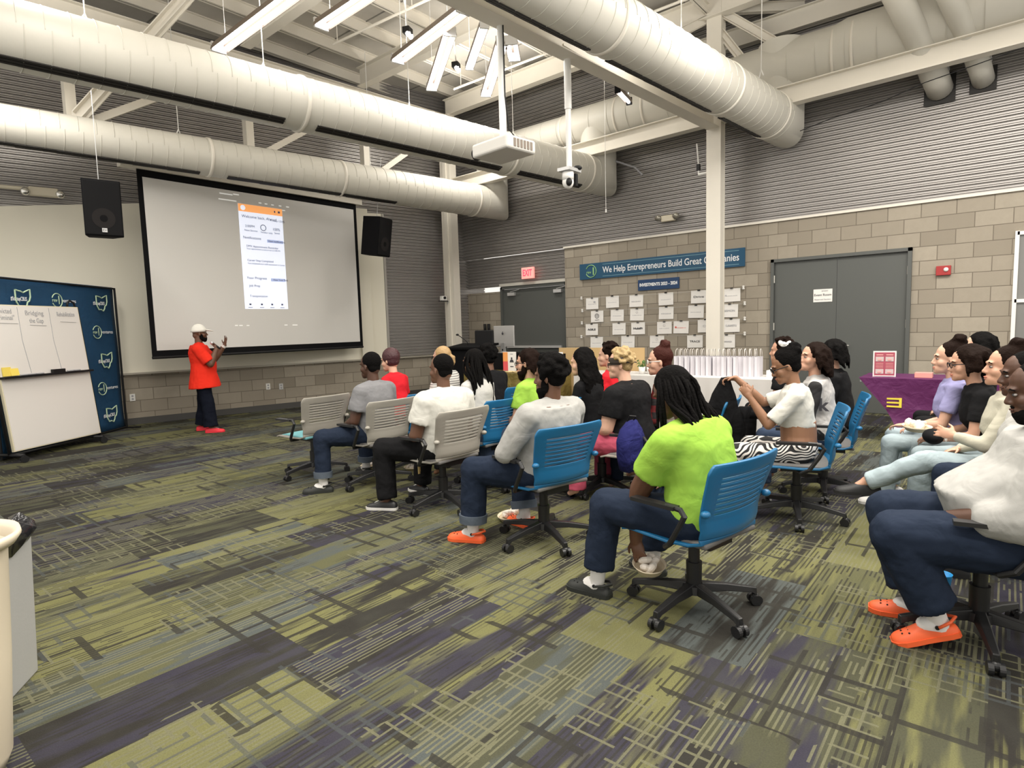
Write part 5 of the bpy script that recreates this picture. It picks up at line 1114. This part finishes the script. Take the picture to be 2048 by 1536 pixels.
seat('person with curly brown hair and a red collar behind the man in the brown cap',D(1228,6.3),92,sk='fair',shirt=REDT,pants=DENM,hair='curlytop',hm=HBR,w=.95,fem=True,lean=(4,10),hd=(20,2,0),v=.010)
def capx(t,hq,H,j):
    m=MB(); R=[]
    for k in range(4):
        a=k/3; R.append([hq(-.014+(.108-.006*a)*math.cos(th),(.090-.004*a)*math.sin(th),.012+.055*a) for th in [2*PI*i/28 for i in range(28)]])
    m.rings(R,False); c=m.build('visor_band',mat('brown visor',(.030,.020,.014),.7),t,smooth=True,mods=[('SOLIDIFY',dict(thickness=.004))])
    m=MB(); m.rings([[hq(-.07-(r_*math.cos(th)),.066*math.sin(th),.020-.02*r_/.09*math.cos(th)+dz) for th in [PI*(-.5+i/12) for i in range(13)]] for r_,dz in ((0,0),(.075,0),(.075,.006),(0,.008))],False); m.build('visor_brim',MATS['brown visor'],c,smooth=True)
seat('man with bleached curls, brown visor, black t-shirt and pink trousers',D(1262,4.95),90,sk='fair',shirt=BT,pants=PINK,hair='curlytop',hm=mat('bleached hair',(.36,.25,.11),.6,bump=(70,.6)),w=1.42,lean=(6,14),hd=(30,4,0),glasses=BLK,v=.0085,lL=(24,0,0),belly=.06,extra=dict(fn=capx))
seat('woman in red and black plaid shirt with auburn bun and clear glasses',D(1335,5.15),96,sk='fair',shirt=PLAID,pants=DEN,hair='bun',hm=mat('auburn hair',(.042,.011,.008),.6,bump=(90,.5),spec=.1),w=1.0,fem=True,lean=(4,10),hd=(24,4,0),slv='long',glasses=WHP,face=True,v=.0075)
# lime dreadlocks man leaning forward
L13=GZ(1388,1215); Y13=82
bw_=GZ(1283,1133,.20); 
def w2l(loc,yaw,p):
    d=Vector(p)-Vector((loc[0],loc[1],0)); c,s_=math.cos(math.radians(yaw)),math.sin(math.radians(yaw)); return V3(c*d.x+s_*d.y,-s_*d.x+c*d.y,d.z)
bl=w2l(L13,Y13,bw_)
def wb13(t,hq,H,j):
    Sp,E,Wt,n,hv=j['AR'][1]; d=(Wt-E).normalized(); m=MB(); m.cyl(Wt-d*.06,Wt-d*.005,.033,.031,20); m.build('black_wristband',BLK,t)
W13=w2l(L13,Y13,GZ(1268,1062,.37))
_nb=V3(-.05,0,.535)+up(2)*.15+up(12)*.16+up(22)*.15; _S=_nb-up(22)*.05+V3(0,.158*1.34,0); E13=V3((_S.x+W13.x)/2+.05,(_S.y+W13.y)/2+.02,(_S.z+W13.z)/2+.02); _hv=(bl+V3(0,0,.0)-W13)
seat('big man in lime green t-shirt with thick dreadlocks leaning forward',L13,Y13,sk='dark',shirt=LIME,pants=DEN,hair='dreads',w=1.38,px=-.05,lean=(2,22),hd=(6,26,0),aL=(tuple(E13-_S),tuple(W13-E13),(.3,-1,0),tuple(_hv)),aR='lap',lL=(8,.04,.04),lR=(-14,.0,.0),tl=.47,shoes=(BCLOG,'clog'),sock=SOCK,shirtlen=.16,v=.006,curl=.6,extra=dict(fn=wb13,hl=(.24,.42)))
tray('food_bowl',(bw_.x+.05,bw_.y-.02,.17),.5,'paper bowl with napkin held near the floor by the man with dreadlocks')
# zebra trousers woman with raised arms
L14=GZ(1592,1035); Y14=104
def scr(t,hq,H,j):
    m=MB(); m.lathe([(.022,-.008),(.034,0),(.022,.010),(.014,0),(.022,-.008)],16,hq(-.055,0,.142)); 
    for k in range(5): a=2*PI*k/5; m.ell(hq(-.055,0,.15)+V3(math.cos(a)*.028,math.sin(a)*.028,.012),(.016,.007,.022),Euler((a,0.5,a)).to_matrix(),8,6)
    m.build('white_scrunchie',PAPER,t,smooth=True)
t14,j14=seat('woman in a white crop top and zebra print trousers holding up a black garment',L14,Y14,sk='brown',shirt=WT,pants=ZEB,hair='updo',w=1.06,fem=True,lean=(2,8),hd=(12,22,0),crop=True,slv='threeq',aL=((.17,.04,-.20),(.13,-.02,.20),(-.3,-.9,0),(.6,-.3,.8)),aR=((.22,.0,-.08),(.20,.03,.19),(0,.4,-1),(.9,.1,-.15)),glasses=BLK,face=True,v=.0058,lL=(6,.02,0),lR=(-12,.03,0),px=-.01,extra=dict(fn=scr),curl={1:.8,-1:.9},shoes=(WSN,))
wA=L2W(L14,Y14,j14['AR'][-1][2]+V3(.09,.0,-.01)); wB=L2W(L14,Y14,j14['AR'][1][2]+V3(.04,0,.03))
GAR=cloth('black garment cloth',(.009,.009,.010),.6)
t=thing('black_garment','black garment held up in both hands by the woman in zebra trousers','clothing',(wA.x,wA.y,0),math.radians(Y14))
m=MB(); R=[]
for k in range(14):
    f=k/13; z=wA.z+.015-f*.60; cx=-.01+.04*f; hw=.03+.14*min(1,f*1.6); hd_=.02+.045*min(1,f*2)
    R.append([V3(cx+hw*math.cos(a)+.012*math.sin(5*a+f*6)*f,hd_*math.sin(a)+.016*math.cos(6*a+f*4)*f-.05*f,z+.03*f*math.sin(3*a)) for a in [2*PI*i/32 for i in range(32)]])
m.rings(R); m.build('draped_cloth',GAR,t,smooth=True,mods=[('DISPLACE',dict(texture=TX,strength=.03,mid_level=.5,texture_coords='LOCAL'))])
m=MB(); m.rings([[V3(-.16+.06*f+.05*math.cos(a),-.05+.035*math.sin(a)+.01*math.sin(4*a),wA.z-.22-.26*f) for a in [2*PI*i/16 for i in range(16)]] for f in (0,.3,.6,1)]); m.build('hanging_sleeve',GAR,t,smooth=True)
# right of her
def jk(t,hq,H,j):
    pass
t15,j15=seat('woman with a dark ponytail in a grey and black varsity jacket',D(1640,4.95),98,sk='light',shirt=JCK,pants=DENM,hair='long',hm=HBR,w=1.12,fem=True,lean=(4,10),hd=(34,-8,0),slv='long',face=True,v=.007,extra=dict(hl=(.14,.24)))
L15=D(1640,4.95); bk=j15['nb']; 
tx=text('York',.14,INK,t15,L2W(L15,98,(bk.x+.03,.185,bk.z-.22)),L2W((0,0,0),98,(-1,0,0)),(0,0,1),'jacket_lettering',bold=.004)
seat('woman with dark hair in a black top behind the woman in the varsity jacket',D(1678,5.5),96,sk='light',shirt=BT,pants=BPANT,hair='longwavy',w=1.05,fem=True,lean=(4,10),hd=(10,0,0),slv='long',v=.010,extra=dict(hl=(.12,.2)))
seat('person with dark hair behind the white hair bow of the zebra trousers woman',D(1573,6.2),92,sk='light',shirt=BT,pants=BPANT,hair='curlytop',hm=HBR,w=.95,lean=(3,8),hd=(10,0,0),v=.010)
# right group in profile
seat('woman in lilac t-shirt with high dark bun beside the purple table',D(1918,4.45),94,sk='fair',shirt=LIL,pants=DENL,hair='bun',hm=HBR,w=1.05,fem=True,lean=(4,8),hd=(8,0,0),face=True,v=.0065,aL=((.07,.05,-.25),(.22,-.08,-.03)),lL=(8,.02,0),shoes=(WSN,))
seat('woman with dark glasses at the back, head seen above the woman in lilac',D(1962,5.3),95,sk='fair',shirt=BT,pants=BPANT,hair='longwavy',w=1.0,fem=True,lean=(0,4),hd=(6,0,0),glasses=BLK,v=.009,s=1.06,extra=dict(hl=(.15,.25)))
seat('woman with long dark hair and black glasses in a dark top between lilac and cream',D(1985,4.1),98,sk='light',shirt=BT,pants=DENL,hair='longwavy',hm=HBR,w=1.0,fem=True,lean=(10,18),hd=(10,6,0),glasses=BLK,v=.008,slv='short',face=True,extra=dict(hl=(.12,.2)))
L21=D(2020,3.62); L21.z=0
chair('office_chair','dark grey chair under the woman in the cream sweater',DGREY,L21,r(100),'dark grey chairs')
def er(t,hq,H,j):
    m=MB(); m.ell(hq(-.004,.084,-.042),.007); m.build('earring',PAPER,t,smooth=True)
seat('woman in cream sweater with large dark bun and pearl earring, legs crossed',L21,98,sk='light',shirt=CREAM,pants=DENL,hair='bun',hm=HBR,w=1.08,fem=True,lean=(-2,6),hd=(6,-2,0),slv='long',face=True,v=.0062,aL=((.13,.06,-.23),(.15,-.06,.04),(0,-1,-.2)),aR='lap',lL=(14,.33,.0,.07,.40,0),lR=(-4,.02,0),shoes=(BSN,'shoe'),extra=dict(fn=er))
# the two men at the right edge
L22=D(2100,3.2); L22.z=0
seat('man in white shirt between the cream sweater woman and the heavy bearded man',L22,100,sk='deep',shirt=cloth('white shirt',(.62,.60,.56)),pants=DEN,hair='fade',w=1.2,lean=(8,14),hd=(4,4,0),face=True,v=.007,lL=(6,0,0),lR=(-10,.0,0),slv='short',shoes=(BSN,))
L23=GZ(1955,1275)
def b23(t,hq,H,j):
    Sp,E,Wt,n,hv=j['AR'][1]; d=(Wt-E).normalized(); m=MB(); m.cyl(Wt-d*.075,Wt-d*.055,.034,.034,20); m.build('black_bracelet',BLK,t)
    m=MB(); m.ell(Wt+hv*.085+V3(0,0,.012),(.02,.016,.013)); m.build('white_tissue',PAPER,t,smooth=True)
seat('heavy bearded man in pale sweatshirt, navy jeans and orange clogs, right edge',L23,101,sk='deep',shirt=GL,pants=DEN,hair='fade',w=1.62,px=-.20,tl=.54,lean=(-6,6),hd=(0,12,0),belly=.14,slv='push',aL=((.12,.05,-.24),(.24,-.15,-.07),(0,-.5,-1),(.8,-.6,-.3)),aR='lap',face=True,v=.006,beard='short',lL=(6,-.17,-.03,0,.13,0),lR=(-2,-.10,.06,-.0,.085,0),shoes=(ORG,'clog',{1:.35,-1:.0}),sock=SOCK,shirtlen=.17,curl=.9)
# extra chairs
for px,d_,yw,col,lb in ((826,6.2,84,'b','blue swivel chair of the woman in the bright red top'),(970,5.5,86,'b','blue swivel chair of the woman with long black dreadlocks'),(1008,6.6,88,'b','blue swivel chair beside the person in the black jacket'),(1085,5.3,96,'b','blue swivel chair of the bearded man in lime green'),(1202,5.2,92,'b','blue swivel chair of the woman with long straight black hair'),(1290,4.75,92,'g','grey swivel chair of the man with bleached curls'),(1398,5.0,98,'b','blue swivel chair right of the woman in plaid'),(1925,4.4,96,'b','chair hidden under the woman in lilac')):
    p=D(px,d_); ch(cb if col=='b' else cg,p,yw,lb)
# drawstring bag on grey chair
t=thing('drawstring_bag','dark blue drawstring bag hanging on the chair of the man with bleached curls','bag',D(1262,4.45,0)+Vector((0,0,.0)),r(90))
m=MB(); m.rings([[V3(.07*k*math.cos(a)+.006*math.sin(6*a),.11*k*math.sin(a),z) for a in [2*PI*i/24 for i in range(24)]] for z,k in ((.36,.5),(.38,1.1),(.48,1.35),(.60,1.3),(.68,1.0),(.72,.6),(.745,.45))]); m.build('bag_body',cloth('royal blue nylon',(.020,.022,.11),.8),t,smooth=True,mods=[('DISPLACE',dict(texture=TX,strength=.03,mid_level=.5,texture_coords='LOCAL'))])
m=MB(); m.tube([(.02,.03,.73),(-.02,.05,.79),(-.04,.0,.78),(0,-.03,.73)],.006); m.build('drawstring',BLK,t)
# keys clipped at the hip
kp=L2W(GZ(888,1012),84,(.0,.235,.46)); t=thing('key_ring','silver carabiner with brass keys hanging at the hip of the man in white','keys',kp)
m=MB(); m.tube([(0,0,0),(.012,0,-.02),(.012,0,-.06),(0,0,-.075),(-.012,0,-.06),(-.012,0,-.02),(0,0,0)],.0035,6); m.build('carabiner',CHR,t); m=MB(); m.box((0,0,-.11),(.018,.006,.06)); m.box((.01,.004,-.10),(.014,.005,.05)); m.build('keys',mat('brass keys',(.55,.42,.18),.4,.5),t)

tray('food_tray',tuple(D(1842,4.25,.645)),.4,'paper food tray on the lap of the woman in lilac')
t=thing('black_pouch','small black pouch with a white emblem on the lap beside the food tray','pouch',D(1875,3.95,.66),r(15))
m=MB(); m.ell((0,0,0),(.11,.06,.05),n=20,m=12); m.build('pouch_body',BLKM,t,smooth=True,mods=[('SUBSURF',dict(levels=1,render_levels=1))]); m=MB(); m.tube([(-.05+.018*math.cos(a*PI/6),-.062,.0+.018*math.sin(a*PI/6)) for a in range(13)],.005,6); m.build('white_emblem',PAPER,t)
